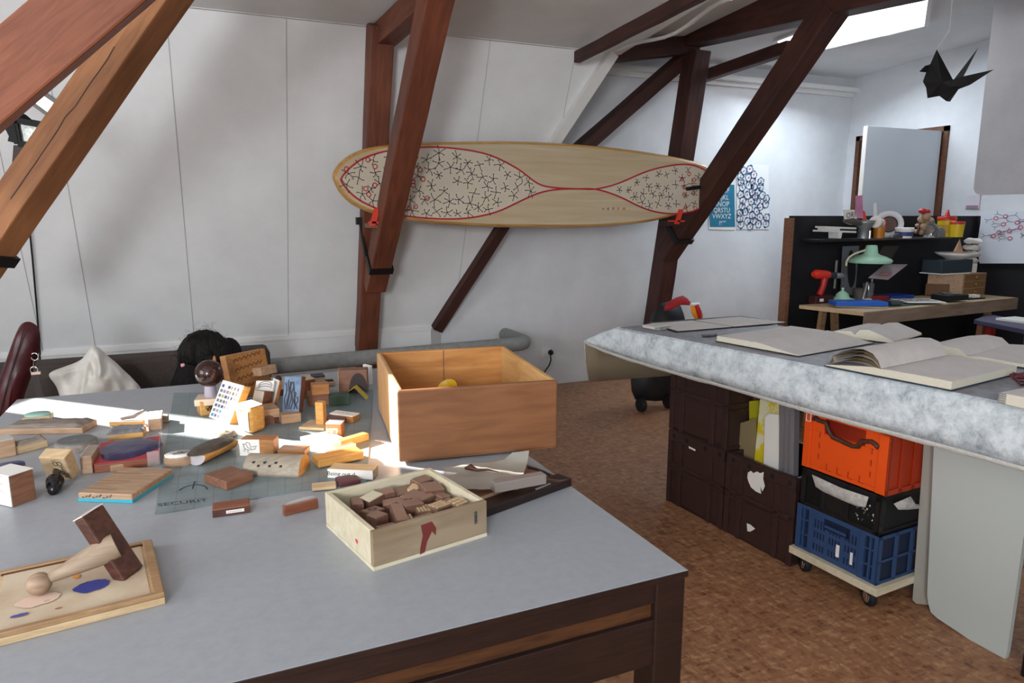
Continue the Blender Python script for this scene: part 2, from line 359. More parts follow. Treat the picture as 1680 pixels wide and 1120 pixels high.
# door
fw=.045
mb=MB(); 
mb.box(XR-.02,XR+.13,DY0-.0,DY0+fw,0,DZ); mb.box(XR-.02,XR+.13,DY1-fw,DY1,0,DZ); mb.box(XR-.02,XR+.13,DY0,DY1,DZ-fw,DZ)
struct('trim_door_frame',mb,wood('door_frame_brown','#6d4630','#4f3020',6))
mb=MB(); mb.box(5.15,6.06,4.335,4.375,.02,2.19); dr=struct('door_1',mb,mat('grey_white_door','#c9d3dc',.45),bevel=.002)
mb=MB(); mb.box(5.143,5.15,4.335,4.375,.02,2.19); mb.build('edge_band',M_paper,dr)
mb=MB(); mb.tube([(5.22,4.335,1.02),(5.22,4.28,1.02),(5.33,4.28,1.02)],.009); mb.build('handle',M_steel,dr)
# ---------------- timber frame ----------------
RM={}
def timber(name,label,p,q,w,h,m,upv=(0,0,1),par=None):
    p,q=V(p),V(q); mb=MB(); mid=(p+q)/2; d=(q-p); L=d.length; d.normalize(); r=d.cross(V(upv)).normalized(); u=r.cross(d)
    n=max(2,int(L/.18)); rows=[]
    cs=[(-1,-1),(1,-1),(1,1),(-1,1)]
    # slightly hewn: corners wander a little
    for i in range(n+1):
        c=p+d*(L*i/n); ring=[]
        for k,(a,b) in enumerate(cs):
            jr=.004*noise.noise(V((i*.7,k*3.1,L))); jw=.004*noise.noise(V((i*.9,k*5.7,L+9)))
            ring.append(c+r*(a*(w/2+jr))+u*(b*(h/2+jw)))
        rows.append(ring)
    vs=[x for rr in rows for x in rr]; fs=[]
    for i in range(n):
        for k in range(4): fs.append((i*4+k,i*4+(k+1)%4,(i+1)*4+(k+1)%4,(i+1)*4+k))
    fs.append((3,2,1,0)); fs.append(tuple(n*4+k for k in range(4)))
    # local frame with X along the timber so the grain follows it
    R=Matrix((d,r,u)).transposed().to_4x4(); R.translation=mid; Ri=R.inverted()
    me=bpy.data.meshes.new(name); me.from_pydata([Ri@x for x in vs],[],fs); me.materials.append(m); me.update()
    bm=bmesh.new(); bm.from_mesh(me); bmesh.ops.recalc_face_normals(bm,faces=bm.faces); bm.to_mesh(me); bm.free()
    o=bpy.data.objects.new(name,me); COL.objects.link(o); o.matrix_world=R
    b=o.modifiers.new('b','BEVEL'); b.width=.008; b.segments=2; b.limit_method='ANGLE'; b.angle_limit=.6
    RM[o.name]=R
    if par is not None:
        o.parent=par; o.matrix_basis=Matrix.Translation(-par.location)@R; return o
    return tag(o,label,'beam')
def strap(o,label_world,p,w,h,d,r,u,arm=None):
    mb=MB()
    pc=V(p); d=V(d).normalized(); r=V(r).normalized(); u=V(u).normalized(); t=.012
    for a,b,x,y in ((0,1,w/2+t,t),(0,-1,w/2+t,t)): mb.pbox(pc-r*(w/2+t)+u*(b*(h/2))-d*.025-(u*t if b<0 else V()),r*(w+2*t),u*t,d*.05)
    for b in (1,-1): mb.pbox(pc+r*(b*w/2)-(r*t if b<0 else V())-u*(h/2)-d*.025,r*t,u*h,d*.05)
    if arm: mb.beam(arm[0],arm[1],.035,.014,(1,0,0)); mb.beam(V(arm[1])+V((-.025,0,0)),V(arm[1])+V((.03,0,0)),.05,.05)
    Mi=RM[o.name].inverted(); mb.v=[Mi@v for v in mb.v]
    return mb.build('iron_strap',M_iron,o)
X1,X2=1.09,3.72
b1,b2=XP(1334,60,3.66),XP(1172,300,3.66); bd=(b1-b2); bA=b2-bd*(.66); bB=b1+bd*.17
def post_y(z): return 5.27-.19*(z-.3)
PW=.15
tr=thing('timber_truss','reddish brown timber truss at the rounded left end of the surfboard','timber truss',(X1+.02,5.2,0))
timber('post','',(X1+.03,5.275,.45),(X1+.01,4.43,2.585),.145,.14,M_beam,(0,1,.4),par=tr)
timber('post_foot','',(X1+.03,5.27,0),(X1+.03,5.27,.56),.143,.14,M_beam,(0,1,0),par=tr)
pp=timber('brace','',(X1+.04,4.97,.97),(X1+.04,3.2,2.73),.14,.15,M_beam,(0,0,1),par=tr)
dd=(V((X1,3.2,2.73))-V((X1,4.97,.97))).normalized(); pc=V((X1+.04,4.97,.97))+dd*.24; rr=V((1,0,0)); uu=rr.cross(dd)
strap(pp,'',pc,.14,.15,dd,rr,uu,arm=(pc+V((-.085,0,0))-uu*.06,V((X1-.06,4.90,1.42))))
timber('collar_beam','',(X1+.03,4.56,2.53),(X1+.10,3.2,2.57),.12,.13,M_beam,par=tr)
tr=thing('timber_truss','dark brown timber truss at the tapered right end of the surfboard, up to the skylight','timber truss',(X2+.02,5.2,0))
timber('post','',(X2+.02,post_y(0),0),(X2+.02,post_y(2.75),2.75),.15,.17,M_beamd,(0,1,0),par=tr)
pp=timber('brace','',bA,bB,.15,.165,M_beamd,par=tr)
dd=bd.normalized(); pc=XP(1118,388,3.66); pc=bA+dd*(pc-bA).dot(dd); uu=rr.cross(dd)
strap(pp,'',pc,.15,.165,dd,rr,uu)
timber('tie_beam','',(X2-.04,5.2,2.93),(X2-.04,.4,2.56),.17,.26,M_beamd,par=tr)
timber('wind_brace','',(2.72,5.02,1.9),(3.74,4.98,2.72),.10,.17,M_beamd,(0,-1,0),par=tr)
timber('plate_beam','',(2.93,4.85,2.66),(3.75,4.85,2.80),.12,.13,M_beamd,par=tr)
timber('timber_joist','slim dark joist running below the skylight towards the far wall',(X2+.24,5.0,2.60),(X2+.25,4.05,2.64),.08,.09,M_beamd)
pj=SLP(940,82)+V((0,-.06,-.06)); pe=YP(1122,3,3.1)
timber('timber_joist','isolated slim dark joist under the grey ceiling above the surfboard',pj,pj+(pe-pj)*1.5,.05,.075,M_beamd)
p0=SL(1.68,ZK)+V((.02,-.02,-.03)); p1=SL(1.68,ZK)+(SL(2.773,ZB)-SL(1.68,ZK))*.66+V((.02,-.02,0))
timber('timber_rafter','thin dark diagonal rafter on white wall below the surfboard',p0,p1,.09,.07,M_beamd,(0,-1,-.4))
# left pair
pa=YP(-50,452,3.62); pb=YP(352,-130,3.3); dA=(pb-pa).normalized(); mA=(pa+pb)/2; vA=(CAM-mA); vA=(vA-dA*vA.dot(dA)).normalized(); lA=dA.cross(vA).normalized(); lA=lA if lA.dot(_rt)<0 else -lA
nA=vA*math.cos(.60)+lA*math.sin(.60)
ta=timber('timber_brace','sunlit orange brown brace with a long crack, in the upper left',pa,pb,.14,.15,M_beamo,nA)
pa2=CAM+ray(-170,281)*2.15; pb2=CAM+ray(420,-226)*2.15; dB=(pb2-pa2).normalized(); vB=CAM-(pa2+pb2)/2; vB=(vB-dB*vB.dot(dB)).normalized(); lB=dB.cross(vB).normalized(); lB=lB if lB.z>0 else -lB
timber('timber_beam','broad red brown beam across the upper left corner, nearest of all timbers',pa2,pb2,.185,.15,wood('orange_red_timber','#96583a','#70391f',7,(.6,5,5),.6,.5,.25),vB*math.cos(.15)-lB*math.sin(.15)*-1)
rA=dA.cross(nA).normalized(); uA=rA.cross(dA)
strap(ta,'',pa+dA*.13,.14,.15,dA,rA,uA)
pts=[]
for i in range(14): t=.22+.42*i/13; pts.append(pa+(pb-pa)*t+uA*.0765+rA*(.012+.014*noise.noise(V((i*.8,2,1)))))
mb=MB(); mb.stroke(pts,.003,uA); Mi=RM[ta.name].inverted(); mb.v=[Mi@v for v in mb.v]; mb.build('crack',M_ink,ta)
# cables
mb=MB(); c=[]
a=SL(2.80,2.55)+V((.02,-.06,0)); 
for i in range(12):
    t=i/11; q=YP(1000+200*t,88-88*t**1.3,4.55-1.7*t); q.z+=.02*math.sin(t*9); c.append(q)
mb.tube(c,.011,8); tag(mb.build('cable',M_white),'white cable looping up over the dark tie beam','cable')
# ---------------- surfboard ----------------
YS=4.54
def S2(px,py,off=0): p=YP(px,py,YS); return V((p.x,YS+off,p.z))
top=[(545,290),(549,277),(558,266),(575,253),(598,244),(630,238),(690,234),(770,232),(850,232),(935,236),(1000,242),(1050,248),(1100,256),(1140,265),(1158,272),(1172,284)]
bot=[(1176,300),(1168,316),(1152,332),(1125,347),(1090,358),(1035,368),(960,373),(850,373),(770,371),(700,366),(650,360),(610,350),(580,337),(562,322),(551,306)]
def smooth(pts,n=3):
    out=[]; k=len(pts)
    for i in range(k):
        p0,p1,p2,p3=[V((*pts[(i+j)%k],0)) for j in (-1,0,1,2)]
        for a in range(n):
            t=a/n; q=.5*((2*p1)+(p2-p0)*t+(2*p0-5*p1+4*p2-p3)*t*t+(3*p1-p0-3*p2+p3)*t**3); out.append((q.x,q.y))
    return out
def osmooth(pts,n=4):
    out=[]; k=len(pts)
    for i in range(k-1):
        p0,p1,p2,p3=[V((*pts[min(max(i+j,0),k-1)],0)) for j in (-1,0,1,2)]
        for a in range(n):
            t=a/n; q=.5*((2*p1)+(p2-p0)*t+(2*p0-5*p1+4*p2-p3)*t*t+(3*p1-p0-3*p2+p3)*t**3); out.append((q.x,q.y))
    return out+[pts[-1]]
ol=[S2(*p) for p in smooth(top+bot)]
k=len(ol); ctr=sum(ol,V())/k
def inset(d):
    r=[]
    for i in range(k):
        t=(ol[(i+1)%k]-ol[i-1]).normalized(); n=V((-t.z,0,t.x))
        if n.dot(ctr-ol[i])<0 and abs(n.dot((ctr-ol[i]).normalized()))>.05: n=-n
        r.append(ol[i]+n*d)
    return r
t0=(ol[1]-ol[-1]).normalized(); sgn=1 if V((-t0.z,0,t0.x)).dot(ctr-ol[0])>0 else -1
def inset(d):
    r=[]
    for i in range(k):
        t=(ol[(i+1)%k]-ol[i-1]).normalized(); r.append(ol[i]+V((-t.z,0,t.x))*d*sgn)
    return r
i1,i2=inset(.022),inset(.010)
sb=thing('surfboard','long cream surfboard with red curved outline and starfish pattern, hung across the timbers','surfboard',(2.3,YS,1.4))
mb=MB()
def ringf(A,B,ya,yb,m):
    vs=[p+V((0,ya,0)) for p in A]+[p+V((0,yb,0)) for p in B]
    mb.add(vs,[(i,(i+1)%k,k+(i+1)%k,k+i) for i in range(k)],m,True)
mb.poly([p+V((0,-.035,0)) for p in i1],0)
ringf(i1,i2,-.035,-.028,1); ringf(i2,ol,-.028,0,1); ringf(ol,i1,0,.035,1); mb.poly([p+V((0,.035,0)) for p in reversed(i1)],0)
wb(mb,'deck',[M_cream,M_gold],sb,recalc=False)
up=osmooth([(557,295),(563,286),(578,271),(600,258),(640,247),(700,242),(750,245),(800,255),(845,277),(878,301),(905,308),(945,310),(975,310),(1010,301),(1050,284),(1080,275),(1115,270),(1140,274),(1164,287)])
dn=osmooth([(557,295),(563,305),(578,321),(600,335),(640,350),(700,358),(760,358),(810,348),(850,330),(880,317),(910,311),(945,310),(975,311),(1010,322),(1050,341),(1080,349),(1110,350),(1140,343),(1164,322)])
def yat(c,x):
    for a,b in zip(c,c[1:]):
        if a[0]<=x<=b[0] and b[0]>a[0]: return a[1]+(b[1]-a[1])*(x-a[0])/(b[0]-a[0])
    return c[-1][1]
mb=MB(); xs=[557+ (945-557)*i/50 for i in range(51)]
def lobe(xs):
    for a,b in zip(xs,xs[1:]): mb.poly([S2(a,yat(up,a),-.0362),S2(a,yat(dn,a),-.0362),S2(b,yat(dn,b),-.0362),S2(b,yat(up,b),-.0362)])
lobe(xs); wb(mb,'printed_panel',[M_creamp],sb)
mb=MB(); lobe([975+(1163-975)*i/30 for i in range(31)]); wb(mb,'printed_panel',[M_creamp],sb)
mb=MB()
mb.stroke([S2(*p,-.0375) for p in up],.011,(0,-1,0)); mb.stroke([S2(*p,-.0376) for p in dn],.011,(0,-1,0))
wb(mb,'red_outline',[M_red],sb)
mb=MB(); placed=[]; rnd=random.Random(3)
for tries in range(4000):
    x=rnd.uniform(566,1150); 
    if 885<x<1010: continue
    a,b=yat(up,x),yat(dn,x)
    if b-a<16: continue
    y=rnd.uniform(a+7,b-7)
    if any((x-q[0])**2+(y-q[1])**2<(15.5 if x<900 else 13)**2 for q in placed): continue
    placed.append((x,y)); c=S2(x,y,-.0378); a0=rnd.uniform(0,6); nar=rnd.choice((5,5,5,4,6)); L=rnd.uniform(.03,.046)*(1 if x<900 else .85)
    for j in range(nar):
        t=a0+2*PI*j/nar+rnd.uniform(-.25,.25); l=L*rnd.uniform(.7,1.1); e=c+V((math.cos(t)*l,0,math.sin(t)*l)); mid=(c+e)/2+V((rnd.uniform(-.006,.006),0,rnd.uniform(-.006,.006)))
        mb.stroke([c,mid,e],.0042,(0,-1,0),0); mb.poly([e+V((math.cos(2*PI*q/6)*.004,-.0001,math.sin(2*PI*q/6)*.004)) for q in range(6)],0)
    if (x<700 or x>1110) and rnd.random()<.75:
        cc=c+V((rnd.uniform(-.04,.04),-.0003,rnd.uniform(-.04,.04))); mb.stroke([cc+V((math.cos(2*PI*q/10)*.014,0,math.sin(2*PI*q/10)*.014)) for q in range(10)],.006,(0,-1,0),1,True)
wb(mb,'starfish_print',[M_ink,M_red],sb)
mb=MB(); xdir=(S2(1020,343)-S2(985,343)); 
for ch,x,mi in (('+',985,0),('4',993,0),('P',1002,1),('F',1010,1),('M',1019,1)): mb.text(ch,S2(x,343,-.0378),(1,0,0.0),(0,0,1),.034,mi)
wb(mb,'small_lettering',[M_ink,M_red],sb)
# brackets holding the board
for lab,x,ya,xo in (('wooden surfboard bracket with red padding, on the reddish post',612,4.6,X1),('wooden surfboard bracket with red padding, on the dark post',1108,4.6,X2)):
    b=thing('surfboard_bracket',lab,'bracket',(xo,4.6,1.3))
    px=S2(x,352)
    mb=MB(); mb.box(px.x-.02,px.x+.05,4.50,4.72,px.z-.085,px.z-.055); wb(mb,'arm',M_beamd if 'dark' in lab else M_brn,b,bevel=.004)
    mb=MB(); mb.pbox((px.x-.035,4.485,px.z-.07),(.035,0,.0),(.035,0,.11),(0,.02,0)); mb.pbox((px.x-.02,4.485,px.z-.055),(.07,0,0),(0,.12,0),(0,0,.012)); wb(mb,'red_pad',mat('red_foam','#e0402c',.7),b)
b=thing('surfboard_clamp','small black clamp across the tapered end of the surfboard','clamp',S2(1130,313)+V((0,-.04,0)))
mb=MB(); p=S2(1121,313,-.0385); mb.pbox(p+V((0,-.02,0)),(.12,0,.015),(0,0,.028),(0,.02,0)); mb.ball(p+V((.0,-.012,.014)),.014); wb(mb,'jaw',M_black,b)
# ---------------- posters on the back wall ----------------
def W2(px,py,off=-.006): p=YP(px,py,YW); return V((p.x,YW+off,p.z))
po=thing('alphabet_poster','blue poster with white hand lettered alphabet, half hidden by the dark brace','poster',W2(1180,377))
mb=MB(); q=[W2(1162,302),W2(1205,302),W2(1205,377),W2(1162,376)]; mb.poly(q[::-1]); wb(mb,'sheet',M_paper,po)
mb=MB(); q=[W2(1159,303,-.008),W2(1204,303,-.008),W2(1205,372,-.008),W2(1164,372,-.008)]; mb.poly(q[::-1]); wb(mb,'blue_field',mat('poster_blue','#1f7796',.7,var='#1a6c8a',scale=15),po)
mb=MB()
for s,x,y,h in (('ABCDEF',1180,312,.062),('GHIJKL',1181,324,.062),('MNOP',1182,335,.066),('QRSTU',1183,345,.062),('VWXYZ',1183,355,.062),('?!“”',1184,366,.058)): mb.text(s,W2(x,y,-.01),(1,0,0),(0,0,1),h)
wb(mb,'alphabet',[M_paper],po)
po=thing('flower_print','white print with blue and red open flowers beside the blue poster','poster',W2(1232,376))
mb=MB(); q=[W2(1208,268),W2(1260,271),W2(1261,376),W2(1208,376)]; mb.poly(q[::-1]); wb(mb,'sheet',mat('print_paper','#e2e4e6',.8),po)
mb=MB(); rnd=random.Random(5); pl=[]
M_pb=mat('print_blue','#24557e',.7); M_pr=mat('print_red','#b0344a',.7)
for t in range(600):
    x=rnd.uniform(1213,1257); y=rnd.uniform(274,371)
    if x>1238 and y<295: continue
    if x>1248 and y<320: continue
    if any((x-a)**2+(y-b)**2<8.4**2 for a,b in pl): continue
    pl.append((x,y)); c=W2(x,y,-.0085); R=.034; a0=rnd.uniform(0,6)
    for j in range(5):
        a=a0+2*PI*j/5; pc=c+V((math.cos(a)*R*.62,0,math.sin(a)*R*.62)); arc=[pc+V((math.cos(a+b)*R*.5,0,math.sin(a+b)*R*.5)) for b in (-1.2,-.6,0,.6,1.2)]
        mb.stroke(arc,.014 if j%2 else .009,(0,-1,0),0)
    for j in range(3):
        a=rnd.uniform(0,6); mb.stroke([c,c+V((math.cos(a)*.015,0,math.sin(a)*.015))],.006,(0,-1,0),1)
wb(mb,'flower_pattern',[M_pb,M_pr],po)
# socket, plug
o=thing('wall_socket','white wall socket with a black plug near the grey pipes','socket',W2(895,577))
mb=MB(); p=W2(895,577,0); mb.box(p.x-.04,p.x+.04,YW-.012,YW,p.z-.04,p.z+.04); wb(mb,'plate',M_white,o,bevel=.004)
o=thing('plug_cord','black plug and cord hanging from the wall socket','cord',W2(900,577))
p=W2(901,577,0); mb=MB(); mb.lathe([(.018,0),(.024,.012),(.022,.03),(.010,.05)],(p.x,YW-.012,p.z),(0,-1,0),12); wb(mb,'plug',M_black,o)
mb=MB(); mb.tube([(p.x,YW-.06,p.z)]+[YP(x,y,YW-.05) for x,y in ((903,583),(904,590),(901,599),(896,606),(892,613),(886,626))],.006,8); wb(mb,'cord',M_black,o)
# heating pipes
def arc_pipe(pts,r,n=14): return MB().tube(pts,r,n)
pz=.475; XE=2.31; ype=4.9; rp=.055
pts=[(-1.7,ype,.44),(.4,ype,.455),(XE-.1,ype,pz)]+[(XE-.1+.1*math.sin(a),ype+.1-.1*math.cos(a),pz) for a in (.4,.8,1.2,1.57)]+[(XE,YW,pz)]
tag(arc_pipe(pts,rp,18).build('heating_pipe',M_gry),'upper grey lagged pipe along the wall turning back at an elbow','pipe')
pz=.32; XE=2.2
pts=[(-1.7,ype,.29),(XE-.1,ype,pz)]+[(XE-.1+.1*math.sin(a),ype+.1-.1*math.cos(a),pz) for a in (.4,.8,1.2,1.57)]+[(XE,YW,pz)]
tag(arc_pipe(pts,rp,18).build('heating_pipe',M_gry),'lower grey lagged pipe elbow under the upper pipe behind the wooden box','pipe')
# ---------------- near worktable ----------------
TX0,TX1,TY0,TY1=-.685,.857,1.056,3.207
t=thing('worktable','large worktable with pale grey top and dark brown frame covered in stamps','table',(.1,2.1,0))
mb=MB(); mb.box(TX0,TX1,TY0,TY1,.735,.75,1,0); wb(mb,'tabletop',[M_top,M_wenge],t,bevel=.002)
def apron(x0,x1,y0,y1,name='apron'):
    mb=MB(); mb.box(x0,x1,y0,y1,.69,.735); mb.box(x0,x1,y0,y1,.555,.655)
    ins=.012
    if x1-x0>y1-y0: mb.box(x0,x1,y0+ins,y1,.65,.695,1)
    else: mb.box(x0+ins,x1-ins,y0,y1,.65,.695,1)
    wb(mb,name,[M_wenge,M_rail],t,bevel=.002)
LW=.07
apron(TX0+LW,TX1-LW,TY0+.008,TY0+.035); apron(TX0+LW,TX1-LW,TY1-.035,TY1-.008); apron(TX0+.008,TX0+.035,TY0+LW,TY1-LW); apron(TX1-.035,TX1-.008,TY0+LW,TY1-LW)
for x in (TX0+.004,TX1-LW-.004):
    for y in (TY0+.004,TY1-LW-.004):
        mb=MB(); mb.box(x,x+LW,y,y+LW,0,.735); wb(mb,'leg',M_wenge,t,bevel=.003)
TT=.75
# ---------------- stamps ----------------
GS='stamps spread over the worktable'
def frame_from(N,R,hpx,L=None,C=None,d=None,z0=TT):
    N3,R3=Z(*N,z0),Z(*R,z0); u=R3-N3; w=u.length; u.normalize(); n=V((-u.y,u.x,0))
    if n.dot(N3-V((0,0,z0)))<0: n=-n
    h=max(.006,up_from(N3,N[0],N[1]-hpx)-z0)
    if C: d=(Z(*C,z0+h)-N3).dot(n)
    elif L: d=(Z(*L,z0)-N3).dot(n)
    d=max(.012,d)
    return N3,u,n,w,d,h
def blk(label,N,R,hpx,m,L=None,C=None,d=None,z0=TT,bev=.003,name='rubber_stamp',cat='stamp',group=GS,top=None,topname='rubber_face',topm=None,toph=.004,inset=.08,label_top=None):
    N3,u,n,w,d,h=frame_from(N,R,hpx,L,C,d,z0)
    c=N3+u*w/2+n*d/2; rz=math.atan2(u.y,u.x)
    mb=MB(); mb.box(-w/2,w/2,-d/2,d/2,0,h)
    flip = (V((-u.y,u.x,0)).dot(n)<0)
    o=mb.build(name,m,bevel=min(bev,.25*min(w,d,h))); o.location=c; o.rotation_euler=(0,0,rz); tag(o,label,cat,group)
    o['_w']=w;o['_d']=d;o['_h']=h
    if topm is not None:
        mb=MB()
        if top=='oval': mb.lathe([(.5*(1-inset),0),(.5*(1-inset),toph*.7),(.46*(1-inset),toph),(0,toph*1.05)],(0,0,h),(0,0,1),28,0,w,d)
        elif top=='flat': mb.box(-w/2*(1-inset),w/2*(1-inset),-d/2*(1-inset),d/2*(1-inset),h,h+toph)
        elif top=='rough':
            nx,ny=14,8; rows=[]
            for j in range(ny+1):
                row=[]
                for i in range(nx+1):
                    a=i/nx*2-1; b=j/ny*2-1; e=max(abs(a),abs(b))
                    x=a*w/2*(1-inset*.6+.05*noise.noise(V((a*3,b*3,w*50)))); y=b*d/2*(1-inset*.6+.08*noise.noise(V((a*3,b*3,w*70))))
                    row.append(V((x,y,h+(0 if e>.99 else toph*(.8+.5*noise.noise(V((x*60,y*60,h*99))))))))
                rows.append(row)
            mb.grid(rows)
        r=mb.build(topname,topm,o)
        if label_top: r['label']=label_top
    return o,w,d,h
def part(o,mb,name,m,label=None,**k):
    r=mb.build(name,m,o,**k)
    if label: r['label']=label
    return r
def frontxt(o,w,d,h,s,size,m=None,x=0,z=None,name='lettering'):
    mb=MB(); mb.text(s,(x,-d/2-.0008,h/2 if z is None else z),(1,0,0),(0,0,1),size); part(o,mb,name,m or M_ink)
def toptxt(o,w,d,h,s,size,m=None,name='lettering'):
    mb=MB(); mb.text(s,(0,0,h+.0012),(1,0,0),(0,1,0),size); part(o,mb,name,m or M_ink)
def marks(o,segs,w,nrm,m=None,name='faint_print'):
    mb=MB(); [mb.stroke(s,w,nrm) for s in segs]; part(o,mb,name,m or M_ink)
def scribble(mb,w,d,z,n=3,wd=.0016,m=0,seed=1,oval=False,cx=0,cy=0):
    rn=random.Random(seed)
    for k in range(n):
        p=[];a0=rn.uniform(0,6)
        for i in range(14):
            a=a0+i*.42; rr=.5+.35*math.sin(i*1.1+k); p.append(V((cx+math.cos(a)*w*.36*rr*(1+.2*k),cy+math.sin(a)*d*.36*rr*(1+.2*k),z+.0003*k)))
        mb.stroke(p,wd,(0,0,1),m)
# --- left cluster
blk('small wooden stamp with teal oval top at the far left of table',(36.5,695.5),(84,690.7),9,M_ltwood,C=(80,675.5),top='oval',topm=mat('teal_rubber','#8fb7ae',.6),toph=.008,label_top='teal oval rubber face')
o,w,d,h=blk('longest flat stamp with weathered grey top, far left behind the other stamps',(-2,714),(136,711),10,M_tan,C=(142,688),top='rough',topm=M_grw,toph=.012)
o,w,d,h=blk('pale long stamp with a worn grey brown relief, in front of the longest grey one',(27,746),(80,733),13,M_ltwood,C=(98,711),top='rough',topm=M_grw,toph=.012)
o,w,d,h=blk('tan block cut off by the left picture edge with grey rubber top',(-22,757),(28,747),28,M_tan,d=.07,top='flat',topm=mat('pale_grey_rubber','#b7b2ac',.7),toph=.004)
o,w,d,h=blk('block with a blue black oval rubber behind the large front left cube',(-25,806),(51,787),24,M_ltwood,L=None,C=(58,752),top='oval',topm=mat('blue_black_rubber','#2b2f45',.35,var='#3a4d8a',scale=12),toph=.01,inset=.02)
# round grey stamp
c=Z(126,735); o=thing('rubber_stamp','grey ridged round stamp behind the block with a black knob','stamp',c,0,GS)
mb=MB(); mb.lathe([(.058,0),(.058,.022),(.05,.025)],c,n=30); wb(mb,'block',M_grw,o)
mb=MB(); prof=[(.054-.0042*i,.026+.003*(i%2)) for i in range(12)]+[(0,.028)]; mb.lathe([(.056,.022)]+prof,c,n=30); wb(mb,'rubber_face',mat('ridged_grey_rubber','#6f716f',.5),o)
# tilted block with lettering and black knob
def plate(label,TL,TR,BR,BL,thick,m,lean_n=None,name='rubber_stamp',cat='stamp',group=GS,z0=TT,lean=20,bev=.003,zoff=(0,0),bothm=None):
    # a slab whose face is seen at the four pixels; its lower edge rests on z0 (+zoff), the face leans back
    b0,b1=Z(*BL,z0+zoff[0]),Z(*BR,z0+zoff[1]); u=(b1-b0); n=V((u.y,-u.x,0)).normalized()
    if n.dot(b0)>0: n=-n                                   # towards the viewer
    uh=u.normalized(); fn=(n*math.cos(math.radians(lean))+V((0,0,1))*math.sin(math.radians(lean)))
    fn=(fn-uh*fn.dot(uh)).normalized()
    t0=PL(*TL,b0,fn); v=t0-b0
    o=thing(name,label,cat,(b0+b1)/2,0,group)
    mb=MB(); mb.pbox(b0,u,v,-fn*thick); wb(mb,'block',m,o,bevel=bev)
    return o,b0,u,v,fn
o,b0,u,v,fn=plate('leaning tan stamp printed with black letters, resting on its black turned knob',(62,750),(106,748),(120,788),(78,786),.035,M_ltwood,lean=-28,zoff=(.0,.0))
uu,vv=u.normalized(),(v-u.normalized()*v.dot(u.normalized())).normalized()
mb=MB(); mb.text('AMHO',b0+u*.80+v*.48+fn*.0012,vv,-uu,.022); mb.text('OI',b0+u*.58+v*.78+fn*.0012,vv,-uu,.022); wb(mb,'lettering',M_ink,o)
mb=MB(); kb=b0+u*.52+v*.42; ke=Z(87,806,TT+.012); ax=(ke-kb).normalized(); Lk=(ke-kb).length
mb.lathe([(.010,0),(.008,.25*Lk),(.019,.42*Lk),(.021,.52*Lk),(.014,.64*Lk),(.019,.70*Lk),(.016,.78*Lk),(.007,.84*Lk),(.013,.94*Lk),(.011,1.0*Lk),(0,1.01*Lk)],kb,ax,18); wb(mb,'knob',mat('black_lacquer','#120f14',.2),o)
# front-left cube
o,w,d,h=blk('large brown cube at the left picture edge with a white printed side',(21,832.5),(60.5,818),52,M_brn,d=.085,name='stamp_block')
mb=MB(); mb.box(-w/2-.002,-w/2,-d/2,d/2,.002,h); 
for i in range(3): mb.stroke([(-w/2-.0025,-.02+.012*j,.035+.02*i+.005*((j+i)%2)) for j in range(4)],.002,(-1,0,0),1)
part(o,mb,'printed_side',[M_paper,mat('faded_red_print','#c79a94',.8)])
mb=MB(); mb.box(-w/2,w/2,-d/2,d/2,h,h+.002); part(o,mb,'pale_top',M_paper)
# back pieces; two blocks get white tops, sunlight put into their colour
o,w,d,h=blk('yellow block with sun-whitened top and a loose twig, at the far edge of the scatter',(179,699),(234,698),7,M_yel,C=(236,688),top='flat',topm=M_paper,toph=.002,inset=.02)
mb=MB(); mb.tube([(-.02,.0,h+.008),(.02,.008,h+.014),(.05,.02,h+.03)],[.006,.008,.005],7); part(o,mb,'twig',M_grw)
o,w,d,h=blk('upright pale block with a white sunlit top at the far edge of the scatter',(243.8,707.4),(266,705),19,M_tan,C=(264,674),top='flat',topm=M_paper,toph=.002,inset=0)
blk('tiny grey brown block beside the upright pale block',(267,694),(277,693),11,M_grw,d=.03)
o,w,d,h=blk('yellow stamp with a black carved oval face behind the red and purple stamp',(176,722.7),(236,717),9,M_yel,C=(226,699),top='rough',topm=mat('black_carved_rubber','#34343a',.3,var='#8d8d92',scale=60,ramp=(.3,.9)),toph=.012,inset=.0)
mb=MB(); mb.lathe([(.062,-.0),(.064,.002),(.0,.003)],(-.05,-.01,h-.004),n=26,sy=.8); part(o,mb,'clear_film',M_glassf)
o,w,d,h=blk('largest red edged stamp with glossy purple rubber and clear film',(155,777),(262,763),14,M_redw,C=(262,717))
mb=MB(); mb.box(-w/2,w/2,-d/2,d/2,h,h+.004); part(o,mb,'red_pad',mat('red_foam_pad','#a32a35',.5))
mb=MB(); out=[V((math.cos(a)*w*.44*(1+.12*math.sin(3*a+1)),math.sin(a)*d*.42*(1+.1*math.sin(2*a)),h+.004)) for a in [2*PI*i/30 for i in range(30)]]; out=[V((p.x*1.14,p.y*1.12,p.z)) for p in out]; mb.puff(out,(0,0,1),.014,5,0,True,.4,.004); part(o,mb,'rubber_face',M_rubp)
mb=MB(); mb.box(w/2+.001,w/2+.003,-d/2,d/2+.01,0,h+.03); mb.box(w/2-.03,w/2+.001,-d/2-.002,-d/2-.001,0,h+.02); part(o,mb,'clear_film',M_glassf)
o,w,d,h=blk('narrow pale block with a clear film edge at the left end of the red stamp',(134,779),(153,777),30,M_tan,d=.10)
mb=MB(); mb.box(-w/2-.001,w/2+.001,-d/2,d/2,h,h+.002); mb.box(-w/2-.002,-w/2-.0005,-d/2,d/2,0,h); part(o,mb,'clear_film',M_glassf)
o,w,d,h=blk('small tan block with a black outline emblem in front of the red stamp',(182,775),(226.5,766),11,M_tan,C=(226.5,749))
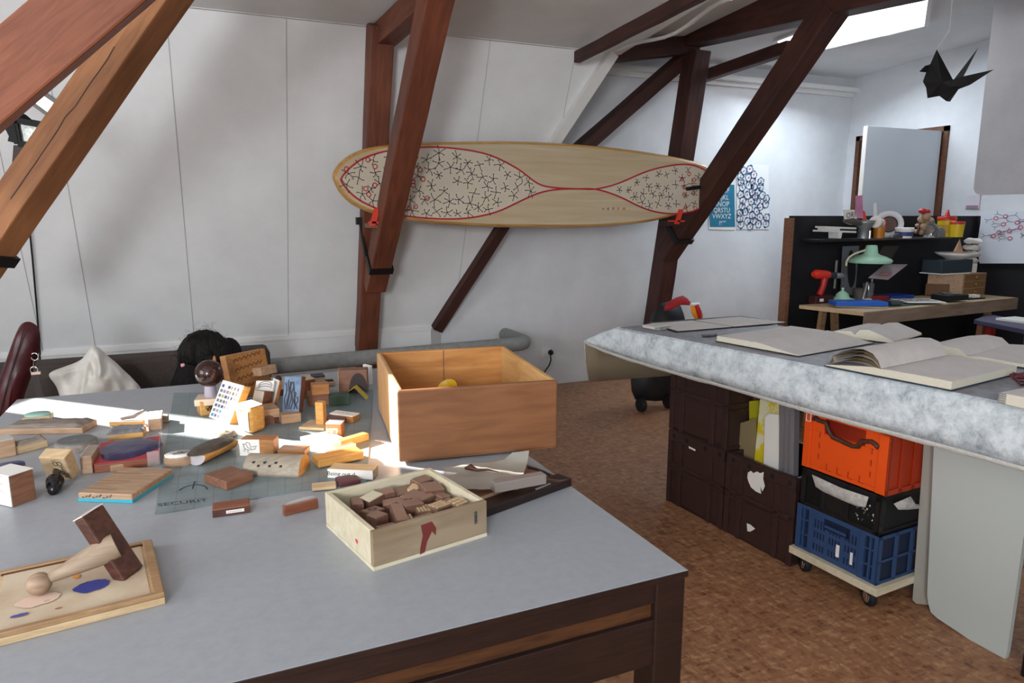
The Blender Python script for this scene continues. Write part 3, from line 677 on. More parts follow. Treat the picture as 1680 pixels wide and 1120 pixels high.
mb=MB(); mb.stroke([(-.012,-.01,h+.001),(-.016,.014,h+.001),(.012,.016,h+.001),(.018,.006,h+.001)],.004,(0,0,1)); mb.stroke([(-.016,-.012,h+.001),(.012,-.01,h+.001)],.003,(0,0,1)); part(o,mb,'emblem',M_ink)
o,w,d,h=blk('big flat tan block with a teal stripe along its front base',(129,822.5),(217.7,825.5),15,M_tan,C=(282.5,768),name='stamp_block')
mb=MB(); mb.box(-w/2-.0005,w/2+.0005,-d/2-.001,d/2,0.001,.009); part(o,mb,'teal_stripe',M_teal)
mb=MB()
for y in (-.35,-.05,.25): mb.stroke([(-w/2,y*d,h+.0006),(w*.1,y*d,h+.0006)],.0016,(0,0,1))
part(o,mb,'saw_lines',mat('brown_line','#6b4b35',.8)); marks(o,[((-.06+.009*i,-d/2-.001,h*.55),(-.06+.009*i+.006,-d/2-.001,h*(.5+.2*(i%3)))) for i in range(9)],.003,(0,-1,0),M_rub)
# oval slice
c=Z(296,762); o=thing('rubber_stamp','oval wood slice stamp with a black outline drawing, left of the grey rounded stamp','stamp',c,0,GS)
rw=(Z(320,758)-Z(272,758)).length/2; mb=MB(); mb.lathe([(.85,0),(1,.008),(.98,.026),(.93,.030)],c,n=14,sx=rw,sy=rw*.75); wb(mb,'slice',M_tan,o)
mb=MB(); mb.lathe([(.93,.030),(.93,.034),(0,.034)],c,n=14,sx=rw,sy=rw*.75); mb.v=mb.v; wb(mb,'pale_face',M_paper,o)
mb=MB(); scribble(mb,rw*1.4,rw*.9,.0352,3,.002); mb.v=[v+c for v in mb.v]; wb(mb,'drawing',M_ink,o)
# --- cutting mat, middle and right clusters
o=thing('cutting_mat','translucent grey green gridded cutting mat under the stamps','cutting mat',(.2,2.4,TT))
mq=[Z(285,645),Z(254,845),Z(602,790),Z(612,640)]; mz=V((0,0,.0025))
mb=MB(); mb.prism([p for p in mq],mz); wb(mb,'sheet',mat('grey_green_mat','#7d8b8e',.4,var='#6e7b80',scale=10),o)
mb=MB(); e1=(mq[2]-mq[1]); e2=(mq[0]-mq[1])
for i in range(1,12): mb.stroke([mq[1]+e1*(i/12)+mz*1.1,mq[0]+(mq[3]-mq[0])*(i/12)+mz*1.1],.0012,(0,0,1))
for i in range(1,20): mb.stroke([mq[1]+e2*(i/20)+mz*1.1,mq[2]+(mq[3]-mq[2])*(i/20)+mz*1.1],.0012,(0,0,1))
wb(mb,'grid_lines',mat('mat_lines','#66757a',.6),o)
mb=MB(); mb.text('SECURIT',Z(300,826)+mz*1.3,Z(330,822)-Z(275,828),V((-.15,1,0)),.03); wb(mb,'lettering',mat('mat_print','#39434a',.7),o); mb=MB(); cc=Z(316,808)+mz*1.3
mb.stroke([cc+V((math.cos(a)*.035,math.sin(a)*.05,0)) for a in [.0+.3*i for i in range(10)]],.004,(0,0,1)); mb.stroke([cc+V((.0,.02,0)),cc+V((.005,.075,0))],.004,(0,0,1)); wb(mb,'emblem',mat('mat_print','#39434a',.7),o)
ZM=TT+.0026
# big plate with zigzag grooves
o,b0,u,v,fn=plate('tall brown plate stamp with carved zigzag lines standing at the back of the pile',(369,584),(443,574),(449,640),(385,657),.035,M_org,lean=8,z0=ZM)
mb=MB(); un,vn=u,v
for r in range(4):
    y=.86-.21*r; pts=[b0+u*(.16+.7*i/13)+v*(y+(.03 if i%2 else -.03)*(1+.4*noise.noise(V((i,r,0))))+.08*(i/13))+fn*.001 for i in range(14-(2*r if r>1 else 0))]
    mb.stroke(pts,.0045,fn)
wb(mb,'zigzag_grooves',mat('groove_brown','#5c341b',.8),o)
mb=MB(); hb=b0+u*.56+v*.42; mb.pbox(hb,u*.42,v*.2,fn*.05); wb(mb,'handle',M_tan,o,bevel=.003)
# round knob stamp
o,w,d,h=blk('pale flat based stamp with a large dark ball handle, left end of the pile',(319,667),(368,664),11,mat('pinkish_wood','#d6bfa8',.6),d=.085,z0=TT+.036)
mb=MB(); mb.lathe([(.022,0),(.019,.05)],(0,0,h),n=16); mb.ball((0,0,h+.085),.049,1); part(o,mb,'ball_handle',[mat('lilac_grey_stem','#a9a0b0',.4),wood('dark_polished_wood','#3a1d19','#26120f',10,rough=.2)])
o,w,d,h=blk('small yellow block with a black ornament under the ball handled stamp',(329.5,683),(350,680),24,M_yel,d=.07,z0=TT)
mb=MB(); scribble(mb,.035,.035,0,3,.003); mb.v=[V((v.x+.012,-d/2-.001,h/2+v.y)) for v in mb.v]; part(o,mb,'ornament',M_ink)
# colour chart
o,b0,u,v,fn=plate('white plate stamp with rows of small coloured bars leaning at the front of the pile',(366.4,623),(400,630),(377,696),(343,684),.028,M_yel,lean=22,z0=ZM,bev=.004)
mb=MB(); mb.pbox(b0+fn*.0003,u,v,fn*.0015); wb(mb,'white_face',M_paper,o,bevel=.001)
mb=MB(); rn=random.Random(2); cols=[mat(n,c,.7) for n,c in (('bar_navy','#4a4f78'),('bar_blue','#3f8cae'),('bar_olive','#a9a56a'),('bar_grey','#6f7078'),('bar_violet','#9a86a0'),('bar_ochre','#b49a5a'))]
for r in range(7):
    for c in range(6):
        if rn.random()<.1: continue
        x=.07+.145*c; y=.9-.128*r-.02*c*0; ci=rn.choice((0,0,1,3,4)) if c<3 else rn.choice((3,4,5,2))
        if r in(2,4): ci=rn.choice((2,0,3))
        mb.pbox(b0+u*x+v*y+fn*.0019-v*.0,u*(.105 if c<3 else .06),v*-.075,fn*.0003,ci)
wb(mb,'colour_bars',cols,o)
# cheese block
nb=Z(412.5,713,ZM); o=thing('rubber_stamp','chunky rounded yellow block with a white top and grey printed side in the sun','stamp',nb,0,GS)
lft=Z(391,704,ZM)-nb; rgt=Z(437,704,ZM)-nb; rgt.z=0; lft.z=0
hh=up_from(nb,411,671)-ZM; mb=MB(); base=[nb+lft*.92,nb,nb+rgt,nb+rgt+lft*.9]; tops=[nb+lft*1.15+V((0,0,hh)),nb+V((0,0,hh))*1.0,nb+rgt*1.0+V((0,0,hh)),nb+rgt+lft*1.0+V((0,0,hh*1.02))]
mb.add(base+tops,[(3,2,1,0),(4,5,6,7),(0,1,5,4),(1,2,6,5),(2,3,7,6),(3,0,4,7)]); wb(mb,'block',M_yel,o,bevel=.012,recalc=True)
nl=V((0,0,1)).cross(lft).normalized(); nl=nl if nl.dot(nb)<0 else -nl
mb=MB(); 
def fp(a,b): return nb+lft*(a*(.92+.23*b))+V((0,0,hh*b))+nl*.003
mb.poly([fp(.1,.08),fp(.9,.08),fp(.95,.9),fp(.55,.78),fp(.1,.9)][::-1]); wb(mb,'printed_side',mat('speckled_print','#b7b2a6',.8,var='#6f6c66',scale=160),o)
mb=MB(); mb.poly([tops[i]+V((0,0,.0012))+(sum(tops,V())/4-tops[i])*.16 for i in range(4)]); wb(mb,'white_top',M_paper,o)
# upright pieces of the pile
o,b0,u,v,fn=plate('pale plate stamp with a black leaf outline in the middle of the pile',(420,624),(447,623),(443,668),(412,668),.02,M_paper,lean=20,z0=TT+.03)
mb=MB(); c=b0+u*.55+v*.72
for k in (-1,0,1): mb.stroke([c+u*(.38*math.cos(a))+v*(.16*math.sin(a)*(1+.3*k)+.04*k)+fn*.0012 for a in [PI*(.1+.08*i) for i in range(11)]],.002,fn)
wb(mb,'leaf_outline',M_ink,o)
o,b0,u,v,fn=plate('grey faced stamp with a dark brown side standing behind the chunky yellow block',(418,640),(431,639),(428,674),(412,672),.05,M_brn,lean=14,z0=TT+.03)
mb=MB(); mb.pbox(b0,u,v,fn*.002); wb(mb,'grey_face',mat('pale_grey_face','#b5b0aa',.7),o)
o,b0,u,v,fn=plate('thin white plate with an orange edge leaning steeply in the pile',(449,620),(463,629),(448,668),(438,663),.014,M_org,lean=25,z0=TT+.03)
mb=MB(); mb.pbox(b0,u,v,fn*.0015); wb(mb,'white_face',M_paper,o)
bp=Z(459,650,TT); o=thing('rubber_stamp','little stamp with a dark ball knob peeking out behind the thin white plate','stamp',bp+V((0,.02,0)),0,GS)
mb=MB(); zb=up_from(bp,459,623); mb.lathe([(.024,TT),(.024,TT+.02),(.008,TT+.024),(.008,zb-.01)],(bp.x,bp.y+.02,0),n=16); wb(mb,'base',M_dbr,o)
mb=MB(); mb.ball((bp.x,bp.y+.02,zb),.014); wb(mb,'ball_handle',M_dbr,o)
o,w,d,h=blk('tan block with a dark rubber ring in front, supporting the middle of the pile',(433,697),(460,693),24,M_tan,d=.09,z0=ZM)
mb=MB(); mb.box(-w/2-.001,w*.42,-d/2-.002,-d/2,.0,h*.42); part(o,mb,'dark_base',M_dbr)
mb=MB(); mb.lathe([(.021,0),(.021,.004),(.013,.004),(.013,.001)],(-w*.2,-d/2-.002,h*.2),(0,-1,0),20); part(o,mb,'rubber_ring',mat('brown_ring','#6b4a38',.5))
o,b0,u,v,fn=plate('blue inked plate stamp with black carved strokes standing in the pile',(468,617),(498,619),(491,677),(463,677),.045,M_redw,lean=14,z0=TT+.028)
mb=MB(); mb.pbox(b0,u,v,fn*.006); wb(mb,'rubber_face',mat('blue_inked_rubber','#6480a0',.4,var='#41546e',scale=30),o,bevel=.002)
mb=MB()
for a in (.15,.3,.45,.55,.7,.85): mb.stroke([b0+u*(a+.05*math.sin(i*1.3+a*9))+v*(.1+.8*i/7*(.7+.3*math.sin(a*5)))+fn*.0068 for i in range(8)],.004,fn)
mb.stroke([b0+u*(.3+.02*i)+v*(.2+.13*i)+fn*.0068 for i in range(6)],.005,fn); mb.stroke([b0+u*(.75-.04*i)+v*(.2+.13*i)+fn*.0068 for i in range(6)],.005,fn)
wb(mb,'carved_strokes',mat('carving_navy','#1c2436',.6),o)
blk('pale tan block lying at the foot of the blue inked stamp',(462,696.5),(495,692),15,M_tan,d=.05,z0=ZM)
blk('big reddish brown block with a pale top directly behind the blue inked stamp',(497,655),(519,651),30,M_redw,d=.06,z0=ZM,top='flat',topm=M_ltwood,toph=.003,inset=0)
o,w,d,h=blk('small block with a dark blue rubber face near the back edge of the cutting mat',(514,630),(534,628),10,M_tan,d=.06,z0=ZM,top='flat',topm=M_rubd,toph=.006,inset=.02)
blk('tiny tan block with a black top beside the dark blue faced one',(535,634),(551,632),7,M_tan,d=.04,z0=ZM,top='flat',topm=M_black,toph=.004,inset=.3)
blk('brown block under an orange cube behind the upright yellow stick',(506,667),(541,664),20,M_brn,d=.07,z0=ZM)
Pq=frame_from((506,667),(541,664),20,d=.07,z0=ZM)
o,w,d,h=blk('orange cube stacked on the brown block behind the upright yellow stick',(512,649),(541,646.5),17,M_org,d=.055,z0=ZM+Pq[5]+.0005)
# half moon block
o,w,d,h=blk('brown box stamp with a dark half moon in front, beside the big wooden box',(556.5,644.5),(603.5,643),37,M_brn,d=.06,z0=ZM)
mb=MB(); hw=w*.33; cx=.02; mb.poly([(cx+hw*math.cos(a),-d/2-.001,.004+h*.82*math.sin(a)) for a in [PI*i/24 for i in range(25)]]); mb.v=mb.v; part(o,mb,'half_moon',mat('dark_half_moon','#2e2321',.6))
mb=MB(); mb.box(-w/2-.002,-w/2,-d/2,d/2,0,h); part(o,mb,'pale_side',M_ltwood)
o,w,d,h=blk('thin white card standing against the left side of the big wooden box',(607,631),(612,630),31,M_paper,d=.05,z0=TT,name='card',cat='card',group=None)
o,w,d,h=blk('dark green block beside the folded yellow card',(541,667),(575,664),18,mat('dark_green_paint','#2f4a3a',.5,var='#24392d',scale=20),d=.05,z0=ZM)
a,b=Z(568,645,ZM),Z(601,656,ZM); o=thing('folded_card','small folded yellow card standing like a tent behind the green block','card',(a+b)/2)
rdg=YP(583,634,(a.y+b.y)/2+.01); mb=MB(); e=V((.02,.05,0)); mb.poly([a,rdg-e*.4,rdg+e*.6,a+e]); mb.poly([rdg-e*.4,b,b+e,rdg+e*.6]); wb(mb,'sheet',mat('yellow_card','#c9b23e',.6),o)
# stick stamp
o,w,d,h=blk('low pale stamp with a tall upright yellow stick as handle',(490,705),(532,707),5,M_ltwood,d=.09,z0=ZM)
mb=MB(); hs=up_from(Z(520,697,ZM),520,656)-ZM; mb.box(.0,.028,-.01,.018,h,hs); part(o,mb,'stick_handle',M_yel,bevel=.002)
o,w,d,h=blk('purple brown low block beside the upright stick',(530,694),(560,697),9,mat('purple_brown_wood','#6d5150',.6),d=.05,z0=ZM)
o,w,d,h=blk('white topped stamp with a line of faint script, right of the upright stick',(541,689),(579,694),10,M_org,d=.04,z0=ZM,top='flat',topm=M_paper,toph=.004,inset=.0)
marks(o,[[(-.03+.006*i+.003*(j%2),.004*math.sin(i*2+j),h+.0052) for j in range(3)] for i in range(9)],.0014,(0,0,1),M_rub)
o,w,d,h=blk('small white cube with an orange side in the sun patch',(535,716.5),(560,717),21,M_org,d=.04,z0=ZM,top='flat',topm=M_paper,toph=.003,inset=0)
mb=MB(); mb.box(-w/2,w*.3,-d/2-.001,-d/2,.0,h*.7); part(o,mb,'worn_print',mat('brown_speckle','#8a6a55',.8,var='#d8cbb8',scale=150))
o,w,d,h=blk('large thin white block blazing in the sun patch',(492,722),(536,745),6,M_paper,d=.10,z0=ZM)
o,w,d,h=blk('yellow stick block with a grey end lying across the sun patch',(560,736),(606,722),12,M_yel,d=.03,z0=ZM)
mb=MB(); mb.box(-w/2-.03,-w/2,-d/2,d/2,0,h); part(o,mb,'grey_end',mat('grey_end_face','#c9c7c4',.7))
blk('yellow block lying on rubber feet, above the stamp with black script',(522.7,768),(597.6,753),13,M_yel,L=None,C=(588,731),z0=ZM+.004)
o,w,d,h=blk('cream stamp with black script on its front beside the stamp tray',(538,783.5),(612,787),15,M_ltwood,d=.05,z0=ZM)
mb=MB(); mb.box(-w/2,w/2,-d/2-.0015,-d/2,.001,h); part(o,mb,'white_face',M_paper); mb=MB(); mb.text('Being out d',(-.025,-d/2-.002,h/2),(1,0,0),(0,0,1),.017); part(o,mb,'lettering',M_ink)
# half log
a,b=Z(398,781,ZM),Z(490,783.5,ZM); o=thing('rubber_stamp','half round grey log stamp with black specks in front of the bird stamp','stamp',(a+b)/2,0,GS)
ax=(b-a); n=V((-ax.y,ax.x,0)).normalized(); n=n if n.dot(a)>0 else -n; R=.046; mb=MB(); ring=[n*(R+R*math.cos(t)*1.0)+V((0,0,R*1.05*math.sin(t))) for t in [PI*i/16 for i in range(17)]]
mb.prism([a+q for q in ring],ax+V((.0,0,0)),1,0,True); wb(mb,'log',[wood('pale_grey_log','#a89c8b','#8e8373',16,(1,7,7),.6),M_yel],o)
mb=MB()
for i in range(6): c=a+ax*(.18+.10*i)+ring[12+i%2]*1.02; mb.poly([c+V((math.cos(q)*.006,math.sin(q)*.002,math.sin(q)*.003+.001)) for q in [PI*j/3 for j in range(6)]])
wb(mb,'black_specks',M_ink,o)
# bird
o,w,d,h=blk('yellow block with a white end showing a black bird drawing',(394.5,747),(449.5,747),26,M_org,d=.05,z0=ZM)
mb=MB(); mb.box(-w/2-.001,w*.09,-d/2-.0015,-d/2,-.0,h+.001); part(o,mb,'white_face',M_paper)
mb=MB(); s=w*.52; x0=-w/2+.004
def BP2(x,y): return V((x0+x*s,-d/2-.002,y*h))
mb.stroke([BP2(*p) for p in ((.12,.75),(.25,.72),(.35,.85),(.5,.8),(.55,.55),(.7,.58),(.92,.62),(.78,.5),(.85,.45),(.6,.38),(.4,.36),(.2,.45),(.12,.75))],.0016,(0,-1,0)); mb.stroke([BP2(*p) for p in ((.3,.7),(.4,.5),(.6,.45))],.0014,(0,-1,0)); mb.stroke([BP2(*p) for p in ((.4,.36),(.36,.22),(.45,.2))],.0014,(0,-1,0)); mb.stroke([BP2(*p) for p in ((.25,.45),(.15,.3),(.25,.27))],.0014,(0,-1,0)); part(o,mb,'bird_drawing',M_ink)
o,w,d,h=blk('orange stamp under crinkled clear film right of the bird stamp',(455,748),(500,749),10,M_org,d=.05,z0=ZM)
mb=MB(); mb.puff([V((-.45*w,-.4*d,h)),V((0,-.48*d,h)),(w*.45,-.4*d,h),(w*.4,.35*d,h),(0,.48*d,h),(-.42*w,.4*d,h)],(0,0,1),.012,5,0,True,.5,.004); part(o,mb,'clear_film',M_glassf)
o,w,d,h=blk('brown slab lying askew in front of the half round log',(372,805),(416.5,789),15,M_brn,L=(337.5,791),z0=ZM)
o,w,d,h=blk('small brown stamp with a white paper label on its dark front',(349,847),(411,838),11,M_redw,C=(411,815),z0=TT+.004)
mb=MB(); mb.box(-w/2,w/2,-d/2-.001,-d/2,-.003,h*.85); part(o,mb,'dark_front',M_dbr); mb=MB(); mb.box(-.012,.028,-d/2-.0018,-d/2-.001,h*.15,h*.6); part(o,mb,'paper_label',M_paper,label='white paper label'); marks(o,[((-.008+.004*i,-d/2-.0022,h*.33),(-.006+.004*i,-d/2-.0022,h*(.38+.06*(i%2)))) for i in range(8)],.0012,(0,-1,0))
mb=MB(); mb.box(-w*.42,w*.42,-d*.45,d*.4,-.004,0); part(o,mb,'foam_base',M_redw)
o,w,d,h=blk('red brown stamp with crinkled clear film on top next to the stamp tray',(466,847.5),(523,834),17,M_redw,C=(520.5,815),z0=TT)
mb=MB(); mb.puff([V((-.48*w,-.4*d,h)),V((0,-.48*d,h)),(w*.45,-.4*d,h),(w*.48,.35*d,h),(0,.46*d,h),(-.42*w,.4*d,h)],(0,0,1),.009,6,0,True,.4,.010); part(o,mb,'clear_film',M_glassf)
blk('flat tan strip half hidden behind the corner of the stamp tray',(512,806),(552,802),5,M_ltwood,d=.04,z0=ZM)
blk('dark red flat block tucked behind the stamp tray',(557,799),(592,793),7,mat('dark_red_paint','#5a2a2e',.5),d=.05,z0=ZM)
# grey rounded block with dark rubber
a,b=Z(338,765,ZM),Z(392,738,ZM); ax=b-a; n=V((-ax.y,ax.x,0)).normalized(); n=n if n.dot(V((-1,0,0)))>0 else -n
o=thing('rubber_stamp','long yellow stamp with a grey rounded end and dark leaf shaped rubber','stamp',(a+b)/2,0,GS)
R=.05; mb=MB(); ring=[n*(R*.75+R*.75*math.cos(t))+V((0,0,-R*.62*math.sin(t)+R*.62)) for t in [PI*i/14 for i in range(15)]]; mb.prism([a+q for q in ring],ax,1,0,True); wb(mb,'block',[M_yel,mat('pale_lilac_end','#b9b2b6',.6)],o)
mb=MB(); c0=a+n*R*.75+V((0,0,R*.64)); out=[c0+ax*(.5-.62*math.cos(t))+n*(R*.8*math.sin(t)) for t in [2*PI*i/24 for i in range(24)]]; mb.puff(out,(0,0,1),.012,5,0,True,.4,.006); wb(mb,'rubber_face',mat('brown_grey_rubber','#5a5046',.5,var='#3c3630',scale=40,bump=.5),o)
c=Z(371,716,ZM); o=thing('rubber_stamp','small crumpled clear wrapped stamp behind the long grey ended one','stamp',c,0,GS); mb=MB(); mb.puff([c+V((.035*math.cos(t),.03*math.sin(t),.004)) for t in [2*PI*i/14 for i in range(14)]],(0,0,1),.02,5,0,True,.4,.012); wb(mb,'wrapped_block',mat('crumpled_film_grey','#8f8578',.35,var='#5d564d',scale=60),o)
# ---------------- ink tray with paddle ----------------
f0,fR,bR=Z(-20,1066),Z(272,991),Z(252,897); u=(fR-f0).normalized(); n=V((-u.y,u.x,0)); D=(bR-fR).dot(n); W=(fR-Z(-40,1071)).length
o=thing('ink_board','framed pale board with smears of blue and pink paint, front left of the table','tray',fR,0)
def IB(x,y,z=0): return fR-u*x+n*y+V((0,0,z))
mb=MB(); mb.pbox(IB(0,0,0),-u*W,n*D,V((0,0,.014))); wb(mb,'board',M_ltwood,o,bevel=.002)
mb=MB(); mb.pbox(IB(.022,.016,.0140),-u*(W-.044),n*(D-.032),V((0,0,.0012))); wb(mb,'paint_field',mat('smeared_pale_field','#cdbda5',.5,var='#bba48a',scale=9),o)
for nm,(x,y,a,b) in (('front_rail',(0,0,W,.012)),('back_rail',(0,D-.012,W,.012)),('right_rail',(0,.012,.018,D-.024))):
    mb=MB(); mb.pbox(IB(x,y,.014),-u*a,n*b,V((0,0,.010 if nm!='back_rail' else .006))); wb(mb,nm,wood('tray_rail_wood','#ab8a64','#8f6f4c',14,(1,7,7)),o,bevel=.002)
mb=MB(); mb.pbox(IB(.018,.012,.0142),-u*(W-.036),n*.004,V((0,0,.003))); mb.pbox(IB(.018,D-.016,.0142),-u*(W-.036),n*.004,V((0,0,.003))); wb(mb,'brown_groove',M_dbr,o)
def blob(c,rx,ry,seed,z): 
    rn=random.Random(seed); return [c+u*(rx*math.cos(t)*(1+.25*noise.noise(V((math.cos(t)*2,math.sin(t)*2,seed)))))+n*(ry*math.sin(t)*(1+.4*noise.noise(V((math.cos(t)*2,math.sin(t)*2,seed+5)))))+V((0,0,z)) for t in [2*PI*i/28 for i in range(28)]]
for nm,px,rx,ry,m in (('blue_paint',(150,962),.030,.022,mat('paint_blue','#2c3790',.4)),('pink_paint',(62,985),.035,.022,mat('paint_pink','#d8bba9',.6)),('orange_paint',(125,946),.006,.010,mat('paint_orange','#d88a3a',.5)),('violet_streak',(32,1010),.014,.005,mat('paint_violet','#4a4a9a',.5)),('dark_speck',(77,986),.005,.004,mat('paint_slate','#4d5070',.5)),('red_speck',(96,998),.006,.002,mat('paint_rust','#a8503a',.5))):
    mb=MB(); mb.poly(blob(Z(px[0],px[1],TT+.0155),rx,ry,len(nm),.0004+.0001*len(nm))); wb(mb,nm,m,o)
# paddle
o=thing('stamp_paddle','brown wooden stamping paddle with a long turned handle leaning on the painted board','stamp',Z(140,960),0)
zt=TT+.016; e0=Z(215,955,zt); tl=None
# block: runs from lower right end near the tray rail up to its upper left end
bl=Z(205,953,zt); br=Z(228,930,zt+.012); dirn=None
up=YP(135,848,bl.y+.03); wv=YP(160,826,bl.y+.06)-up
ax=up-bl; ax2=ax.normalized(); wv=V((.022,.05,.028)); wv=(wv-ax2*wv.dot(ax2)).normalized()*.052; nv=ax2.cross(wv).normalized()
if nv.dot(bl-CAM)<0: nv=-nv
mb=MB(); mb.pbox(bl,ax,wv,nv*.026); wb(mb,'block',M_dbr,o,bevel=.004)
mb=MB(); mb.pbox(bl+ax,ax2*.002,wv,nv*.026); wb(mb,'pale_end',mat('pale_pink_end','#dccfc8',.7),o)
hb=bl+ax*.45+wv*.5+nv*0; he=Z(64,958,zt+.02); he.z=zt+.021; hax=he-hb
ctrp=[hb+hax*t for t in (0,.1,.3,.5,.7,.82,.88)]
mb=MB(); mb.tube(ctrp,[.024,.0255,.0225,.018,.013,.0105,.010],18); wb(mb,'handle',wood('grey_tan_handle','#ab9680','#8b7763',9),o)
mb=MB(); mb.ball(he,.0205,0,20,(1.05,1,1)); wb(mb,'ball_end',wood('tan_ball','#a98f78','#8a715b',9),o)
# ---------------- stamp tray ----------------
N3,R3,L3=Z(613,937),Z(799,879),Z(524,866); u=(R3-N3); W=u.length; u.normalize(); n=V((-u.y,u.x,0)); D=(L3-N3).dot(n); hT=up_from(N3,612,873)-TT
o=thing('stamp_tray','shallow pale plywood tray full of small brown stamps at the front of the table','tray',N3+u*W/2+n*D/2,math.atan2(u.y,u.x))
def TP(x,y,z): return N3+u*x+n*y+V((0,0,TT*0+z))
tk=.012
mb=MB(); mb.pbox(TP(0,0,0),u*W,n*D,V((0,0,.008))); wb(mb,'bottom',M_ply,o)
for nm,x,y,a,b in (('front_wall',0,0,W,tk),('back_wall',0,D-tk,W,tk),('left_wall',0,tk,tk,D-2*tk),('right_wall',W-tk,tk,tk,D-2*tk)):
    mb=MB(); mb.pbox(TP(x,y,.008),u*a,n*b,V((0,0,hT-.008))); wb(mb,nm,M_ply if nm!='front_wall' else wood('shaded_stained_plywood','#9c8a72','#7f6b52',5,(1,6,6),.5),o,bevel=.0015)  # front wall darker: shade put into its stained colour
mb=MB(); c=TP(W*.44,-.0008,hT*.5)
mb.poly([c+u*a+V((0,0,b)) for a,b in ((-.012,.028),(.014,.03),(.024,.012),(.023,-.004),(.014,.008),(.002,-.012),(-.004,-.034),(-.016,-.036),(-.014,-.02),(-.008,.004))]); wb(mb,'red_stain',mat('dark_red_stain','#6e2a26',.6),o)
mb=MB(); c=TP(-.0008,D*.31,hT*.4); hp=[]
for i in range(20):
    t=2*PI*i/20; hp.append(c+n*(-.0068*math.sin(t)**3)+V((0,0,.0008*(13*math.cos(t)-5*math.cos(2*t)-2*math.cos(3*t)-math.cos(4*t))/2)))
mb.poly(hp); wb(mb,'red_heart',mat('pink_red','#d8325a',.6),o)
mb=MB(); mb.pbox(TP(W*.88,-.002,hT*.45),u*.006,n*.003,V((0,0,.028))); wb(mb,'hook',M_rub,o)
# small stamps in the tray
M_st=wood('small_stamp_brown','#7d5a48','#5f4236',14,(1,7,7),.6); M_stf=mat('stamp_face_pale','#9a7a68',.7,var='#7c5c4c',scale=90)
M_gs=mat('small_stamp_print','#a98c78',.7,var='#5c4034',scale=220)
rows=[(.16,.80,.030,.062,70,'p'),(.33,.84,.040,.05,20,'k'),(.46,.87,.03,.062,-10,'p'),(.66,.86,.045,.06,-6,'p'),(.85,.90,.035,.05,15,'p'),
(.22,.55,.042,.045,10,'e'),(.47,.62,.04,.055,-20,'p'),(.63,.66,.032,.06,25,'p'),(.70,.56,.045,.055,20,'p'),(.84,.68,.05,.055,-5,'p'),(.78,.80,.03,.05,40,'s'),
(.16,.36,.036,.038,20,'p'),(.34,.32,.03,.085,75,'p'),(.50,.42,.04,.055,5,'p'),(.60,.33,.045,.05,-12,'d'),(.86,.50,.055,.03,5,'p'),(.88,.37,.055,.03,8,'p'),(.72,.24,.05,.045,10,'d'),(.36,.13,.03,.075,80,'d'),(.55,.16,.045,.05,0,'p'),(.88,.20,.05,.035,10,'d'),(.17,.14,.045,.05,8,'p')]
proto=None
LB={'p':'small brown stamp block lying among others in the plywood tray','d':'small brown stamp block with fine pale print, in the plywood tray','k':'pale wedge shaped stamp block at the back of the plywood tray','s':'ribbed pale stamp block near the right wall of the plywood tray','e':'square stamp block with a ring mark in the plywood tray'}
rn=random.Random(11); protos={}
for i,(fx,fy,a,b,rot,ty) in enumerate(rows):
    hgt=.045+.012*rn.random(); zz=.008+ .0
    if fy<.3: hgt-=.004
    if ty not in protos:
        mb=MB(); mb.box(-.5,.5,-.5,.5,0,1); me=mb.build('tray_stamp',M_st,bevel=.0025); protos[ty]=me; q=me
        mb=MB(); mb.box(-.46,.46,-.44,.44,1,1.05); f=mb.build('rubber_face',{'p':M_stf,'d':M_gs,'k':M_ply,'s':M_ply,'e':M_stf}[ty],q)
        if ty=='s':
            mb=MB(); [mb.box(-.45+.15*j,-.38+.15*j,-.46,.46,1.04,1.16) for j in range(7)]; mb.build('ribs',M_ltwood,q)
        if ty=='e':
            mb=MB(); mb.stroke([(.2*math.cos(t),.2*math.sin(t),1.07) for t in [2*PI*j/14 for j in range(14)]],.07,(0,0,1),0,True); mb.build('ring_mark',M_ink,q)
        if ty=='d':
            mb=MB(); [mb.box(-.4+.16*j,-.3+.16*j,-.4+.27*r,-.22+.27*r,1.05,1.09) for j in range(6) for r in range(3)]; mb.build('print_marks',M_ltwood,q)
    else:
        src=protos[ty]; q=src.copy(); COL.objects.link(q)
        for ch in src.children: c2=ch.copy(); COL.objects.link(c2); c2.parent=q
    m=q.modifiers.get('b'); 
    q.scale=(b*.92,a*.92,hgt); p=TP(tk+fx*(W-2*tk),tk+fy*(D-2*tk),TT*0+.0085); p.z+=0
    q.location=p; q.rotation_euler=(math.radians(rn.uniform(-7,7)),math.radians(rn.uniform(-7,7)),math.radians(rot)+math.atan2(u.y,u.x)); q.location.z+=.006+.004*rn.random()
    q['label']=LB[ty]; q['category']='stamp'; q['kind']='thing'; q['group']='small stamps in the plywood tray'
